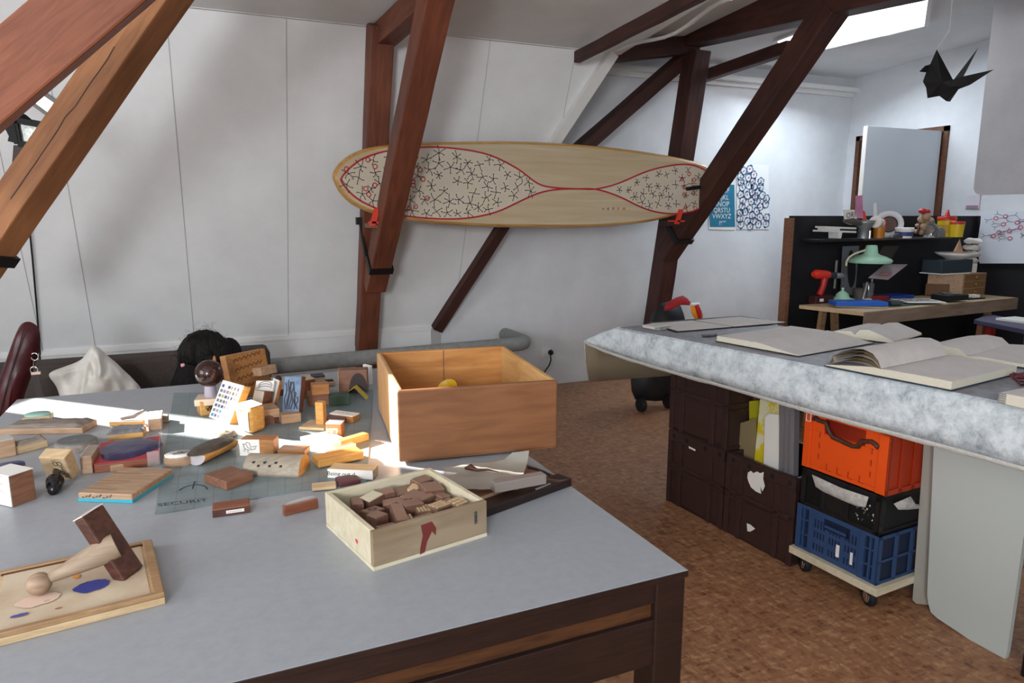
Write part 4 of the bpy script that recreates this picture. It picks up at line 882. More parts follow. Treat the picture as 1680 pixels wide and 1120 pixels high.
# ---------------- big wooden box ----------------
bl_,br_=Z(655,763),Z(914,738); u=(br_-bl_); W=u.length; u.normalize(); n=V((-u.y,u.x,0)); D=.60; hB=up_from(bl_,661,641)-TT
o=thing('wooden_box','large open honey coloured wooden box standing on the table','box',bl_+u*W/2+n*D/2,math.atan2(u.y,u.x))
ft=.008
def BX(x,y,z): return bl_+u*x+n*y+V((0,0,z+ft))
tk=.018
mb=MB(); mb.pbox(BX(.004,.004,0),u*(W-.008),n*(D-.008),V((0,0,.012))); wb(mb,'bottom',M_pine,o)
for nm,x,y,a,b,m in (('front_wall',0,0,W,tk,M_pinef),('back_wall',0,D-tk,W,tk,M_pine),('left_wall',0,tk,tk,D-2*tk,mat('lit_box_side','#d3a878',.5,var='#c0905e',scale=6)),('right_wall',W-tk,tk,tk,D-2*tk,wood('pale_pine_inner','#d5ab72','#b98b52',6,(6,1,6)))):  # front darkened, left side lightened: light from the left put into the colours
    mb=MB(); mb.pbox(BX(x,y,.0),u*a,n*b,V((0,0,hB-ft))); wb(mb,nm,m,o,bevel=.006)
mb=MB(); mb.pbox(BX(W*.5,D-tk-.001,.01),u*.004,n*.002,V((0,0,hB-ft-.012))); wb(mb,'glue_joint',M_brn,o)
mb=MB(); mb.pbox(BX(.03,.03,-ft),u*.02,n*(D-.06),V((0,0,ft))); mb.pbox(BX(W-.05,.03,-ft),u*.02,n*(D-.06),V((0,0,ft))); wb(mb,'runner',M_dbr,o)
# yellow thing inside
c=BX(W*.46,D*.6,.0); zc=PL(745,634,c,V((0,-1,0))).z; o=thing('yellow_cup','yellow plastic cup lying inside the wooden box','cup',V((c.x,c.y,TT+.02)))
mb=MB(); R=.036; cz=zc-R*.55
c=V((c.x,c.y,cz)); mb.lathe([(.6*R,-.05),(R,.03),(.93*R,.03),(.55*R,-.045)],c,(-.5,-.4,.75),20); wb(mb,'body',mat('yellow_plastic','#d8b01c',.4),o)
mb=MB(); mb.lathe([(.024,0),(.024,max(.02,cz-.045-TT-.02))],(c.x,c.y,TT+.0205),n=16); wb(mb,'stem',mat('yellow_plastic2','#caa21c',.4),o)
# ---------------- flat board with film at right ----------------
a,b=Z(800,848),Z(938,797); u=(b-a); W=u.length; u.normalize(); n=V((-u.y,u.x,0)); o=thing('wooden_board','dark brown flat wooden board beside the stamp tray with loose film on it','board',a+u*W/2)
W+=.05; a=a-u*.05; D=(Z(868,752,TT)-b).dot(n)
D=.25
mb=MB(); mb.pbox(a,u*W,n*.05,V((0,0,.022))); wb(mb,'front_rail',M_wenge,o,bevel=.002)
mb=MB(); mb.pbox(a+n*.05,u*W,n*(D-.05),V((0,0,.014))); wb(mb,'base',M_brn,o,bevel=.002)
mb=MB(); mb.pbox(a+n*.045+V((0,0,.014)),u*W*.6,n*.02,V((0,0,.008))); wb(mb,'tan_strip',M_tan,o)
o=thing('film_sheet','cloudy plastic sheet lying on the dark board beside the tray','sheet',Z(790,790)); mb=MB(); rows=[]
q=[Z(728,803,TT+.026),Z(850,806,TT+.026),Z(868,752,TT+.022),Z(728,768,TT+.022)]
for j in range(9):
    t=j/8; rows.append([q[0].lerp(q[1],i/10).lerp(q[3].lerp(q[2],i/10),t)+V((0,0,.006*noise.noise(V((i*.5,j*.5,1)))+(.02 if j==8 and i>7 else 0)+.004)) for i in range(11)])
mb.grid(rows); wb(mb,'sheet',mat('cloudy_film','#b5b2a8',.3,alpha=.75),o)
mb=MB(); mb.tube([Z(x,y,TT+.034) for x,y in ((763,768),(772,766),(783,771),(800,770),(818,774))],[.004,.009,.004,.003,.001],8); tag(mb.build('twig',M_dbr),'thin dark twig lying on the cloudy plastic sheet','twig')
mb=MB(); mb.tube([Z(x,y,TT+.018) for x,y in ((866,766),(880,769),(893,774),(908,783))],.0035,8); tag(mb.build('dark_cord',M_black),'short dark cord end at the right edge of the wooden board','cord')
o=thing('acrylic_block','clear greyish acrylic block resting on the cloudy sheet','block',Z(850,795)); p=[Z(807,806,TT+.034),Z(822,808,TT+.034),Z(897,794,TT+.034)]; uu=(p[2]-p[1]); nn=V((-uu.y,uu.x,0)).normalized()
mb=MB(); mb.pbox(p[1]-uu*.12,uu*1.12,nn*.03,V((0,0,.026))); wb(mb,'block',mat('grey_acrylic','#a79c96',.15,trans=.35),o,bevel=.003)
mb=MB(); a=Z(878,803,TT+.03); b=Z(902,793,TT+.03); mb.tube([a,b],.0025,8); tag(mb.build('steel_pin',M_chrome),'thin shiny steel pin on the dark board','pin')
# ---------------- marbled table ----------------
ZC=.89
t=thing('covered_table','long table draped with a stiff blue white marbled cloth, open books on it','table',(2.5,1.8,0))
mb=MB(); mb.prism([(2.02,2.98,.852),(2.68,2.98,.852),(2.98,.6,.852),(2.36,.6,.852)],(0,0,.028)); wb(mb,'tabletop',M_wenge,t)
for x,y in ((2.60,2.78),(2.80,2.78),(2.315,1.13),(2.86,1.13)):
    mb=MB(); mb.box(x,x+.06,y,y+.07,0,.852); wb(mb,'leg',M_wenge,t,bevel=.003)
fd=(V((2.245,1.27,0))-V((1.955,3.06,0))).normalized(); fx=lambda Y:1.955+(3.06-Y)*.162
F0=V((1.955,3.06,ZC)); fnn=V((-fd.y,fd.x,0)); fnn=fnn if fnn.x<0 else -fnn
po_=V((1.955-.03,3.06,0))
Lp=[PL(x,y,po_,fnn) for x,y in osmooth([(958,559),(966,563),(980,569),(1000,577),(1040,590),(1098,607),(1185,631),(1304,665),(1415,695),(1515,721),(1600,744),(1680,766),(1800,798)],5)]
rowsg=[[] for _ in range(12)]
for i,L in enumerate(Lp):
    L=L+V((0,0,.004*noise.noise(L*9)))
    Y=L.y
    if Y>3.06: tt=(Y-3.06)/(Lp[0].y-3.06); Fp=F0.lerp(Lp[0],tt)+V((0,0,.03*tt*(1-tt))); R=Fp.lerp(F0,.5*(1-tt)); 
    else: Fp=V((fx(Y),Y,ZC)); R=None
    dv=Fp-L
    for k,(a,o) in enumerate(((0,0),(.25,.012),(.5,.018),(.75,.016),(.92,.010))):
        rowsg[k].append(L+dv*a+fnn*(o+.006*noise.noise(L*7+V((0,0,k))))*(1 if Y<3.06 else (1-tt)))
    if R is None:
        xr=2.70+(3.08-Y)*.14
        seq=[Fp+fnn*.001+V((0,0,-.002)),Fp-fnn*.02+V((0,0,.0))]+[V((Fp.x+.02+(xr-Fp.x-.02)*q,Y,ZC)) for q in (.2,.4,.6,.8,1)]
    else: seq=[Fp]*7
    for k in range(7): rowsg[5+k].append(seq[k])
mb=MB(); mb.grid(rowsg)
K=Lp[0]; B0=YP(966,625,3.38); Tr=V((2.70,3.06,ZC))
fl=[[F0.lerp(Tr,u) for u in [i/10 for i in range(11)]],
    [(F0*.45+K*.55).lerp(V((2.74,3.14,.86)),i/10) for i in range(11)],
    [K.lerp(V((2.76,3.2,.78)),i/10) for i in range(11)],
    [(K*.5+B0*.5+V((0,.015,0))).lerp(V((2.76,3.24,.66)),i/10) for i in range(11)],
    [B0.lerp(V((2.76,3.24,.545)),i/10)+V((0,.01*noise.noise(V((i,3,1))),0)) for i in range(11)]]
mb.grid(fl)
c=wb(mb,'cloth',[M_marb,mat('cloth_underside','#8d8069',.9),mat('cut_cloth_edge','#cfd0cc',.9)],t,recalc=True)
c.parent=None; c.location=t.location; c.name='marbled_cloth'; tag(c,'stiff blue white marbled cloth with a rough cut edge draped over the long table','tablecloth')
sd=c.modifiers.new('s','SOLIDIFY'); sd.thickness=.012; sd.offset=-1; sd.material_offset=1; sd.material_offset_rim=2
mb=MB(); mb.grid([[L+fnn*.004+V((0,0,.003)) for L in Lp],[L+fnn*(.006+.003*noise.noise(L*60))+V((0,0,-.007)) for L in Lp],[L-fnn*.004+V((0,0,-.016+.004*noise.noise(L*80))) for L in Lp]])
ce_=wb(mb,'cut_edge',mat('fuzzy_cut_edge','#c9c9c4',.95,var='#b5b4ae',scale=90),c)
zn=[p.normal.z for p in c.data.polygons]
if sum(zn)<0:
    c.data.flip_normals()
ZT=ZC+.002
# ---------------- books ----------------
def obook(label,S0,S1,lp,rp,name='open_book',cover=None,pages=None,fan=None,z0=ZT,cat='book',group='open books on the marbled cloth'):
    s0,s1=(Z(*S0,z0) if not isinstance(S0,V) else S0),(Z(*S1,z0) if not isinstance(S1,V) else S1)
    d=s1-s0; dn=d.normalized(); r=V((dn.y,-dn.x,0))
    o=thing(name,label,cat,s0,0,group)
    def side(prof,sg,nm,m):
        top=[s0+r*(sg*a)+V((0,0,h)) for a,h in prof]; 
        bot=[s0+r*(sg*a)+V((0,0,.003)) for a,h in reversed(prof)]
        poly=[p for p in top]+[p for p in bot]
        mb=MB(); k=len(prof)
        A=top; B=[p+d for p in top]; mb.grid([A,B],0)                  # page surface
        lowA=[V((p.x,p.y,s0.z+.003)) for p in A] if prof[-1][1]>.003 else None
        base=[s0+r*(sg*a)+V((0,0,.003)) for a,h in prof]; base2=[p+d for p in base]
        for i in range(k-1):
            mb.add([A[i],A[i+1],base[i+1],base[i]],[(0,1,2,3)],1); mb.add([B[i],B[i+1],base2[i+1],base2[i]],[(0,1,2,3)],1)
        mb.add([A[-1],B[-1],base2[-1],base[-1]],[(0,1,2,3)],1); mb.add([A[0],B[0],base2[0],base[0]],[(0,1,2,3)],1)
        wb(mb,nm,[m,M_edge],o)
    if lp: side(lp,-1,'left_pages',pages or M_page)
    if rp: side(rp,1,'right_pages',pages or M_page)
    ext=.004; wl=max(a for a,h in lp) if lp else 0; wr=max(a for a,h in rp) if rp else 0
    mb=MB(); mb.pbox(s0-r*(wl+ext)-dn*ext,r*(wl+wr+2*ext),d+dn*2*ext,V((0,0,.003))); wb(mb,'cover',cover or mat('navy_cover','#1e2c3e',.6),o)
    if fan:
        mb=MB()
        for k,pr in enumerate(fan): mb.grid([[s0-r*a+V((0,0,h)) for a,h in pr],[s1-r*a+V((0,0,h)) for a,h in pr]],k%2)
        wb(mb,'fanned_pages',[M_page,mat('brown_page','#a88f5f',.8)],o)
    return o
w=(Z(1554,642,ZT)-Z(1444,618,ZT)).length
big=lambda s,q:[(0,.03*q),(.012,.055*q),(.035,.078*q),(.07,.088*q),(.11,.084*q),(.15,.068*q),(.19,.045*q),(w*s,.020*q)]
obook('largest open book with high arched left pages, a thick block at right',(1444,618),(1553,595),[(0,.028),(.02,.03),(.05,.028),(w*.9,.006)],[(0,.028),(.03,.03),(w*.5,.031),(w,.030)],
  fan=[big(.75,1.0),big(.8,.86),big(.85,.7),big(.88,.55),big(.9,.4)])
o=obook('thick grey open book with its right cover sloping down, left of the largest book',(1235,571),(1357,552),[(0,.026),(.04,.028),((Z(1176,560,ZT)-Z(1235,571,ZT)).length,.026)],[(0,.03),(.05,.026),(.12,.016),((Z(1301,586,ZT)-Z(1235,571,ZT)).length,.005)],cover=M_wenge)
obook('flat open book with curled pages at the far right side of the table',(1402,556),(1450,543),[(0,.02),(.02,.035),(.08,.03),(.15,.006)],[(0,.02),(.02,.045),(.06,.05),(.12,.03),(.17,.012)],cover=M_wenge)
obook('open book with arched blank pages behind the largest book',(1585,590),(1655,570),[(0,.015),(.03,.04),(.09,.045),(.16,.03),(.21,.012)],[(0,.015),(.05,.02),(.2,.014)])
# sketch folder
o=thing('sketch_folder','flat open folder of pale sheets with dark front edge, far end of marbled table','folder',Z(1190,535,ZT))
mb=MB(); q=[Z(1109,545,ZT),Z(1291,530,ZT),Z(1215,519,ZT),Z(1062,530,ZT)]; mb.prism(q,(0,0,.005)); wb(mb,'cover',M_wenge,o)
for q in ([(1113,543),(1200,536),(1135,526),(1068,530.5)],[(1205,535.5),(1286,529),(1213,520),(1142,525.5)]):
    mb=MB(); mb.prism([Z(*p,ZT+.0055) for p in q],(0,0,.002)); wb(mb,'sheet',M_page,o)
o=thing('small_box','small flat pale box at the far left corner of the marbled table','box',Z(1068,538,ZT)); a=Z(1054,537,ZT); b=Z(1074,541,ZT)
mb=MB(); mb.pbox(a,b-a,V((.10,.03,0)),V((0,0,.014))); wb(mb,'body',M_page,o,bevel=.002)
mb=MB(); mb.pbox(b,V((.09,.03,0)),V((.012,-.03,0)),V((0,0,.010))); wb(mb,'flap',M_gry,o)
o=thing('clip','small dark bulldog clip lying left of the thick grey book','clip',Z(1160,551,ZT)); a,b=Z(1152,553,ZT),Z(1177,551,ZT); u=b-a
mb=MB(); mb.pbox(a,u,V((.02,.03,0)),V((0,0,.008))); wb(mb,'body',M_rub,o,bevel=.002)
mb=MB(); mb.stroke([a+V((.0,.0,.009))+u*.2,a+u*.8+V((0,0,.009)),a+u*.8+V((.012,.02,.009)),a+u*.25+V((.012,.02,.009))],.003,(0,0,1)); mb.tube([a,a-u*.5+V((0,.01,.003))],.002,6); wb(mb,'wire',M_steel,o)
o=thing('ribbon_bundle','dark red ribbons bunched at the right edge of the largest book','ribbon',Z(1668,622,ZT))
mb=MB(); rn=random.Random(4)
for i in range(7):
    p=Z(1660+rn.uniform(-4,8),624+rn.uniform(-8,4),ZT+.004); mb.tube([p+V((.02*j*math.cos(i),-.03*j,.01*math.sin(j*2+i)+.006)) for j in range(5)],.004,6)
wb(mb,'ribbons',mat('dark_red_ribbon','#5c1a28',.6),o)
o=thing('closed_book','thick pale book with ragged page edges at the right picture edge','book',Z(1660,655,ZT)); a,b=Z(1637,661,ZT),Z(1760,688,ZT); u=b-a; n=V((-u.y,u.x,0)).normalized(); n=n if n.x>0 else -n
mb=MB(); mb.pbox(a,u,n*.2,V((0,0,.034)),0,1); wb(mb,'page_block',[M_edge,M_page],o,bevel=.003)
mb=MB(); [mb.tube([a+V((-.002,.0,.004+.007*i)),a+u*.1+V((-.002,-.002,.004+.007*i))],.0025,6) for i in range(5)]; wb(mb,'binding_threads',M_steel,o)
# ---------------- crates ----------------
P0=V((2.13,2.835,0)); ce=V((.061,-.998,0)).normalized(); cf=V((.998,.061,0)).normalized()
def CP(s,d,z): return P0+ce*s+cf*d+V((0,0,z))
def CPX(px,py,d): return PL(px,py,CP(0,d,0),cf)
def brown_crate(label,s,z,wd=.40,h=.388,dep=.42,sticker=None):
    o=thing('stacking_crate',label,'crate',CP(s+wd/2,dep/2,z),0,'brown stacking crates under the table')
    mb=MB(); tk=.012
    def bx(a,b,c,d_,e,f): mb.pbox(CP(s+a,c,z+e),ce*(b-a),cf*(d_-c),V((0,0,f-e)))
    bx(0,wd,.008,dep-.008,0.002,.014); bx(0.006,wd-.006,.008,.02,.0,h); bx(0.006,wd-.006,dep-.02,dep-.008,0,h); bx(.006,.018,.01,dep-.01,0,h); bx(wd-.018,wd-.006,.01,dep-.01,0,h)
    wb(mb,'shell',M_brown,o)
    mb=MB()
    for zz,hh in ((h-.055,.05),(h*.52,.014),(h*.46,.010)): 
        bx(.0,wd,.0,.010,zz,zz+hh); bx(wd-.008,wd,0,dep,zz,zz+hh); bx(0,.008,0,dep,zz,zz+hh)
    for x in (.0,.075,wd*.72,wd-.03): bx(x,x+.028,-.0,.012,.0,h-.055)
    wb(mb,'ribs',M_brown,o,bevel=.002)
    mb=MB()
    for x in (.035,.13,.26,.355): bx(x,x+.018,-.0012,.0,h-.038,h-.018)
    wb(mb,'slot_holes',M_black,o)
    if sticker: 
        for nm,pts in sticker:
            mb=MB(); mb.poly([CPX(x,y,-.0015) for x,y in pts]); r=wb(mb,nm,M_paper,o)
    return o
brown_crate('brown stacking crate on the floor nearest the far end, small white label strip on it',0,0,sticker=[('label_strip',[(1130,731.5),(1141,737),(1141,740),(1130,735)])])
brown_crate('brown crate stacked on top of the labelled one, touching the cloth edge',0,.3885)
tr1=[(1227,775),(1232,772),(1236,776),(1242,773),(1247,776),(1253,774),(1252,785),(1255,797),(1251,806),(1247,798),(1249,810),(1240,806),(1232,799),(1228,790),(1226,783)]
brown_crate('brown crate with torn white stickers and folders standing in it',.407,0,wd=.395,sticker=[('torn_label',tr1),('torn_scrap',[(1225,858),(1231,860),(1239,867),(1231,872),(1226,871)])])
def card(label,name,cat,px,d,m,th=.003,dz=None):
    pts=[CPX(x,y,d) for x,y in px]; o=thing(name,label,cat,sum(pts,V())/len(pts)); mb=MB(); mb.prism(pts,cf*th); wb(mb,'sheet',m,o); return o
card('brown cardboard sheet standing at the back of the open crate','cardboard_sheet','cardboard',[(1204,755),(1203,632),(1275,652),(1272,775)],.16,mat('brown_cardboard','#6b4630',.85))
card('yellow green folder behind the printed yellow bag','paper_folder','folder',[(1229,760),(1229,658),(1262,655),(1262,770)],.13,mat('lime_folder','#b5b21e',.6))
card('manila folder leaning in the open crate','paper_folder','folder',[(1200,755),(1204,697),(1240,686),(1244,768)],.09,mat('manila_folder','#8b7a58',.7))
o=card('yellow and white printed paper bag standing in the open crate','paper_bag','bag',[(1236,772),(1247,654),(1278,661),(1277,790)],.07,mat('yellow_white_print','#d8c21c',.5,var='#dedbb8',scale=14,ramp=(.45,.55)),.01)
o=card('rolled white paper in front of the yellow printed bag','paper_roll','paper',[(1252,780),(1255,684),(1262,678),(1277,680),(1279,795)],.05,M_paper,.006)
o=card('grey metal panel standing upright in the right end of the open crate','metal_panel','panel',[(1277,795),(1280,655),(1304,662),(1301,808)],.04,mat('satin_grey_metal','#8f8c92',.35,.4),.03)
mb=MB(); [mb.poly([CPX(x,658,.038),CPX(x+2,659,.038),CPX(x-1,806,.038),CPX(x-3,805,.038)]) for x in (1286,1294)]; wb(mb,'edge_lines',M_steel,o)
# trolley with crates
s0,s1=.815,1.195; sw=s1-s0; dep=.40
o=thing('wooden_dolly','low wooden trolley on casters carrying the coloured crates','trolley',CP(s0+sw/2,dep/2,0))
mb=MB(); z0,z1=.075,.105
mb.pbox(CP(s0-.01,-.02,z0),ce*(sw+.02),cf*.035,V((0,0,z1-z0))); mb.pbox(CP(s0-.01,dep-.01,z0),ce*(sw+.02),cf*.035,V((0,0,z1-z0))); mb.pbox(CP(s0-.01,.015,z0),ce*.035,cf*(dep-.025),V((0,0,z1-z0))); mb.pbox(CP(s1-.025,.015,z0),ce*.035,cf*(dep-.025),V((0,0,z1-z0)))
wb(mb,'frame',M_ply,o,bevel=.002)
for s in (s0+.035,s1-.05):
    for d in (.03,dep-.03):
        mb=MB(); mb.lathe([(.034,-.012),(.036,-.008),(.036,.008),(.034,.012)],CP(s,d,.036),ce*.4+cf*.9,18); q=wb(mb,'caster',M_black,o)
        mb=MB(); mb.lathe([(.022,-.014),(.022,.014)],CP(s,d,.036),ce*.4+cf*.9,14); ax=(ce*.4+cf*.9).normalized(); pr=V((0,0,1)).cross(ax)
        for b in (-1,1): mb.pbox(CP(s,d,.03)+ax*(.016*b)-pr*.012,pr*.024,ax*(.003*b),V((0,0,.046)))
        r=mb.build('fork',M_chrome,q); r.data.transform(Matrix.Translation(-o.location))
def lattice_crate(name,label,s0,s1,dep,z0,z1,m,md,kind,tilt=0):
    o=thing(name,label,'crate',CP((s0+s1)/2,dep/2,z0)); sw=s1-s0; h=z1-z0
    def bx(mb,a,b,c,d_,e,f,mi=0): mb.pbox(CP(s0+a*sw,c,z0+e*h),ce*((b-a)*sw),cf*(d_-c),V((0,0,(f-e)*h)),mi)
    mb=MB(); tk=.008
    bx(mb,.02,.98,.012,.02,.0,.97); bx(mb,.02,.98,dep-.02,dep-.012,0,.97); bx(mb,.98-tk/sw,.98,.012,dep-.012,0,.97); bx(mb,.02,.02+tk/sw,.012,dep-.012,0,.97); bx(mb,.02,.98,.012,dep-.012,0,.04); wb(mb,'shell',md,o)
    mb=MB()
    if kind=='blue':
        for a,b in ((0,.06),(.085,.10),(.16,.22),(.78,.84),(.89,.91),(.94,1)): bx(mb,a,b,0,.012,0,1)
        for e,f in ((0,.06),(.93,1),(.33,.36),(.66,.69)): 
            for a,b in ((0,.2),(.8,1)): bx(mb,a,b,0.001,.012,e,f)
        bx(mb,.2,.8,.004,.012,0,.66); bx(mb,.2,.8,0,.014,.90,1); bx(mb,.2,.34,.004,.012,.66,.9); bx(mb,.66,.8,.004,.012,.66,.9)
        for e,f in ((0,.06),(.93,1),(.45,.5)): bx(mb,.985,1,0,dep,e,f)
        for q in range(5): bx(mb,.985,1,q*dep/4.3,q*dep/4.3+.02,0,1)
        wb(mb,'lattice',m,o,bevel=.001)
        mb=MB()
        for r in range(3):
            for c in range(14):
                x=.235+.038*c
                if c%5==4: continue
                bx(mb,x,x+.014,.0025,.0045,.12+.27*r-(.05 if r==2 else 0),.12+.27*r+.14)
        wb(mb,'slots',M_blued,o)
        mb=MB(); bx(mb,.52,.56,.001,.0024,.2,.46); bx(mb,.69,.72,.001,.0024,.18,.44); wb(mb,'paper_tags',M_paper,o)
        mb=MB(); bx(mb,.36,.62,.0,.011,.70,.76); wb(mb,'hand_grip',m,o,bevel=.002)
    elif kind=='black':
        for a,b in ((0,.06),(.28,.33),(.58,.63),(.94,1)): bx(mb,a,b,0,.012,0,1)
        bx(mb,0,1,0,.012,0,.1); bx(mb,0,1,0,.012,.82,1); bx(mb,.33,.58,.003,.012,.1,.82); bx(mb,.985,1,0,dep,0,.1); bx(mb,.985,1,0,dep,.85,1); bx(mb,.985,1,0,.03,0,1)
        wb(mb,'frame',m,o,bevel=.001)
        for a0,a1 in ((.06,.28),(.63,.94)):
            mb=MB(); n=9
            for i in range(-n,n+1):
                for sg in (1,-1):
                    t=i/n; x0=a0; x1=a1; pts=[]
                    p=(x0+t*(x1-x0),.1); q=(p[0]+sg*.35*(x1-x0)*1.8,.82)
                    def cl_(p,q):
                        (xa,ya),(xb,yb)=p,q; o_=[]
                        for tt in [j/12 for j in range(13)]:
                            x=xa+(xb-xa)*tt; y=ya+(yb-ya)*tt
                            if a0<=x<=a1: o_.append((x,y))
                        return o_
                    c_=cl_(p,q) if sg>0 else cl_((p[0]+(x1-x0)*0.0,.1),q)
                    if len(c_)>1: mb.stroke([CP(s0+x*sw,.006,z0+y*h) for x,y in (c_[0],c_[-1])],.0035,-cf)
            wb(mb,'mesh_panel',m,o)
        mb=MB()
        rn=random.Random(8)
        for i in range(26):
            x=.70+.22*rn.random(); y=.15+.5*rn.random(); bx(mb,x,x+.014,.009,.0105,y,y+.045)
        wb(mb,'pale_contents',M_paper,o)
        mb=MB(); bx(mb,.37,.54,.0,.004,.62,.80); wb(mb,'hand_grip',M_rub,o)
    else:
        bx(mb,0,1,.004,.014,0,.06); bx(mb,0,1,0,.016,.90,1); bx(mb,0,.09,0,.014,0,1); bx(mb,.88,1,0,.014,0,1); bx(mb,.09,.88,.006,.014,.06,.64); bx(mb,.09,.24,.006,.014,.64,.9); bx(mb,.72,.88,.006,.014,.64,.9)
        wb(mb,'front_frame',m,o,bevel=.002)
        mb=MB(); bx(mb,.985,1,0,dep,0,.08); bx(mb,.985,1,0,dep,.9,1)
        for q in range(6): bx(mb,.985,1,q*dep/5.4,q*dep/5.4+.015,0,1)
        wb(mb,'side_ribs',M_oranged,o)
        mb=MB(); bx(mb,.24,.72,.012,.016,.66,.88); wb(mb,'handle_opening',mat('red_inside','#a01c1c',.6),o)
        mb=MB(); hp=[(.11,.83),(.14,.88),(.17,.84),(.27,.84),(.31,.72),(.36,.64),(.60,.60),(.66,.62),(.70,.72),(.80,.76),(.84,.74),(.88,.70)]
        mb.tube([CP(s0+a*sw,.0,z0+b*h) for a,b in hp],.009,8); wb(mb,'handle',M_dbr,o)
        mb=MB()
        for c in (.19,.80):
            for r in range(3): bx(mb,c,c+.012,.0045,.0065,.2+.18*r,.29+.18*r)
        for c in range(4):
            x=.30+.13*c; bx(mb,x,x+.01,.0045,.0065,.06,.17); bx(mb,x,x+.06,.0045,.0065,.05,.07)
        wb(mb,'slots',M_oranged,o)
        mb=MB(); a=[CP(s0+x*sw,-.0008,z0+y*h) for x,y in ((.02,.78),(.075,.78),(.075,.92),(.02,.92))]; mb.stroke(a,.004,-cf,0,True); wb(mb,'logo_square',M_paper,o)
    return o
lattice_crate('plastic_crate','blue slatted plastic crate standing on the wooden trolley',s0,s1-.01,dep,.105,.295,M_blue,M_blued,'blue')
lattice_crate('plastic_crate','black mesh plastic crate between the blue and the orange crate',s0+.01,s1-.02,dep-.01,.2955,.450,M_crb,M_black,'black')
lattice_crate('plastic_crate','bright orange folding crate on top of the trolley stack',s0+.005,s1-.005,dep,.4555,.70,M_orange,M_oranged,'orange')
for lb,q in (('crumpled white plastic bag sticking out at the front of the black crate',[(1332,778),(1345,784),(1380,800),(1425,815),(1420,832),(1405,830),(1380,820),(1350,806),(1338,798)]),('crumpled pale plastic bag corner sticking out at the right of the black crate',[(1466,826),(1480,820),(1494,814),(1502,826),(1511,828),(1508,834),(1490,836),(1474,836)])):
    pts=[CPX(x,y,-.008) if 'front' in lb else PL(x,y,CP(s1,0,0),ce) for x,y in q]
    o=thing('plastic_bag',lb,'bag',sum(pts,V())/len(pts)); mb=MB(); mb.puff(pts,-cf if 'front' in lb else ce,.012,4,0,True,.5,.006); wb(mb,'film',mat('crumpled_white_film','#c9c6c2',.4,var='#a9a6a2',scale=50,bump=.5),o)
# leaning panels right of the trolley
def panel(label,px,X,m,th):
    pts=[XP(x,y,X) for x,y in px]; o=thing('table_panel',label,'panel',sum(pts,V())/len(pts)); mb=MB(); mb.prism(pts,V((th,0,0))); wb(mb,'board',m,o,bevel=.003); return o
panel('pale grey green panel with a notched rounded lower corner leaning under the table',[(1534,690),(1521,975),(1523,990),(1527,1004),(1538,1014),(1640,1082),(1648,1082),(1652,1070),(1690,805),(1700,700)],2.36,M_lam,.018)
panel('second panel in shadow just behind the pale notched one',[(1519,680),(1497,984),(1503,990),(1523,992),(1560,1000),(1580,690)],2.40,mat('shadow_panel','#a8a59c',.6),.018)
# ---------------- black backed workbench at the far right ----------------
ZBn=.85
pA,pB=V((3.82,3.785,0)),V((6.05,3.92,0)); pu=(pB-pA).normalized(); pn=V((pu.y,-pu.x,0))
def PP(px,py,off=.0): p=PL(px,py,pA+pn*off,pn); return p
o=thing('partition','tall black partition board with a brown edge behind the far workbench','partition',pA)
mb=MB(); mb.pbox(pA,pB-pA,-pn*.02,V((0,0,1.455))); wb(mb,'board',M_blackp,o)
mb=MB(); mb.box(6.03,6.05,1.6,3.915,0,1.455); wb(mb,'side_board',M_blackp,o)
mb=MB(); mb.pbox(pA-pu*.035-pn*.03,pu*.035,pn*.06,V((0,0,1.44))); wb(mb,'edge_post',M_brn,o)
mb=MB(); mb.pbox(pA+pu*.10+pn*.001,pu*1.62,pn*.17,V((0,0,.0))+V((0,0,.018))); mb.v=[v+V((0,0,1.275)) for v in mb.v]; wb(mb,'shelf',M_black,o)
mb=MB(); mb.pbox(pA+pu*.55+pn*.17,pu*1.05,pn*.004,V((0,0,.012))); mb.v=[v+V((0,0,1.281)) for v in mb.v]; wb(mb,'shelf_edge',mat('worn_shelf_edge','#4d4a4c',.6),o)
o=thing('trestle_workbench','long wooden workbench on trestles with a thick front edge before the black partition','workbench',(4.7,3.4,0))
FL,FR,BL_,BR_=V((3.89,3.18,ZBn)),V((5.66,3.30,ZBn)),V((3.82,3.68,ZBn)),V((5.75,3.80,ZBn))
FLt=Z(1417,512,ZBn); BLt=Z(1311,500,ZBn); FRt=Z(1668,488,ZBn)
bu=(FRt-FLt).normalized(); bn=V((-bu.y,bu.x,0))
mb=MB(); mb.prism([FLt,FRt,FRt+bn*.42,BLt+bn*.0],(0,0,-.025)); wb(mb,'benchtop',M_ltwood,o,bevel=.002)
mb=MB(); mb.pbox(FLt-bn*.012+V((0,0,-.085)),FRt-FLt,bn*.012,V((0,0,.085))); wb(mb,'front_edge',wood('grey_brown_edge','#8f7c6c','#74624f',5,(1,6,6)),o)
for nm,p,dx in (('leg',BLt+V((.12,-.10,0)),-.02),('leg',BLt+V((.20,-.12,0)),.03),('leg',FLt+bu*.16+bn*.06,-.02),('leg',FLt+bu*.62+bn*.25,.03),('leg',FRt-bu*.25+bn*.06,.0)):
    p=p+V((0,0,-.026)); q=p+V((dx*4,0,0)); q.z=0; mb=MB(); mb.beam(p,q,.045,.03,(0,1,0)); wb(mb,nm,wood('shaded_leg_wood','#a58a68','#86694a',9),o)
p=Z(1343,520,ZBn-.05); q=Z(1530,520,ZBn-.05)
def BT(px,py,dz=0): 
    p=Z(px,py,ZBn); p.z+=dz; return p
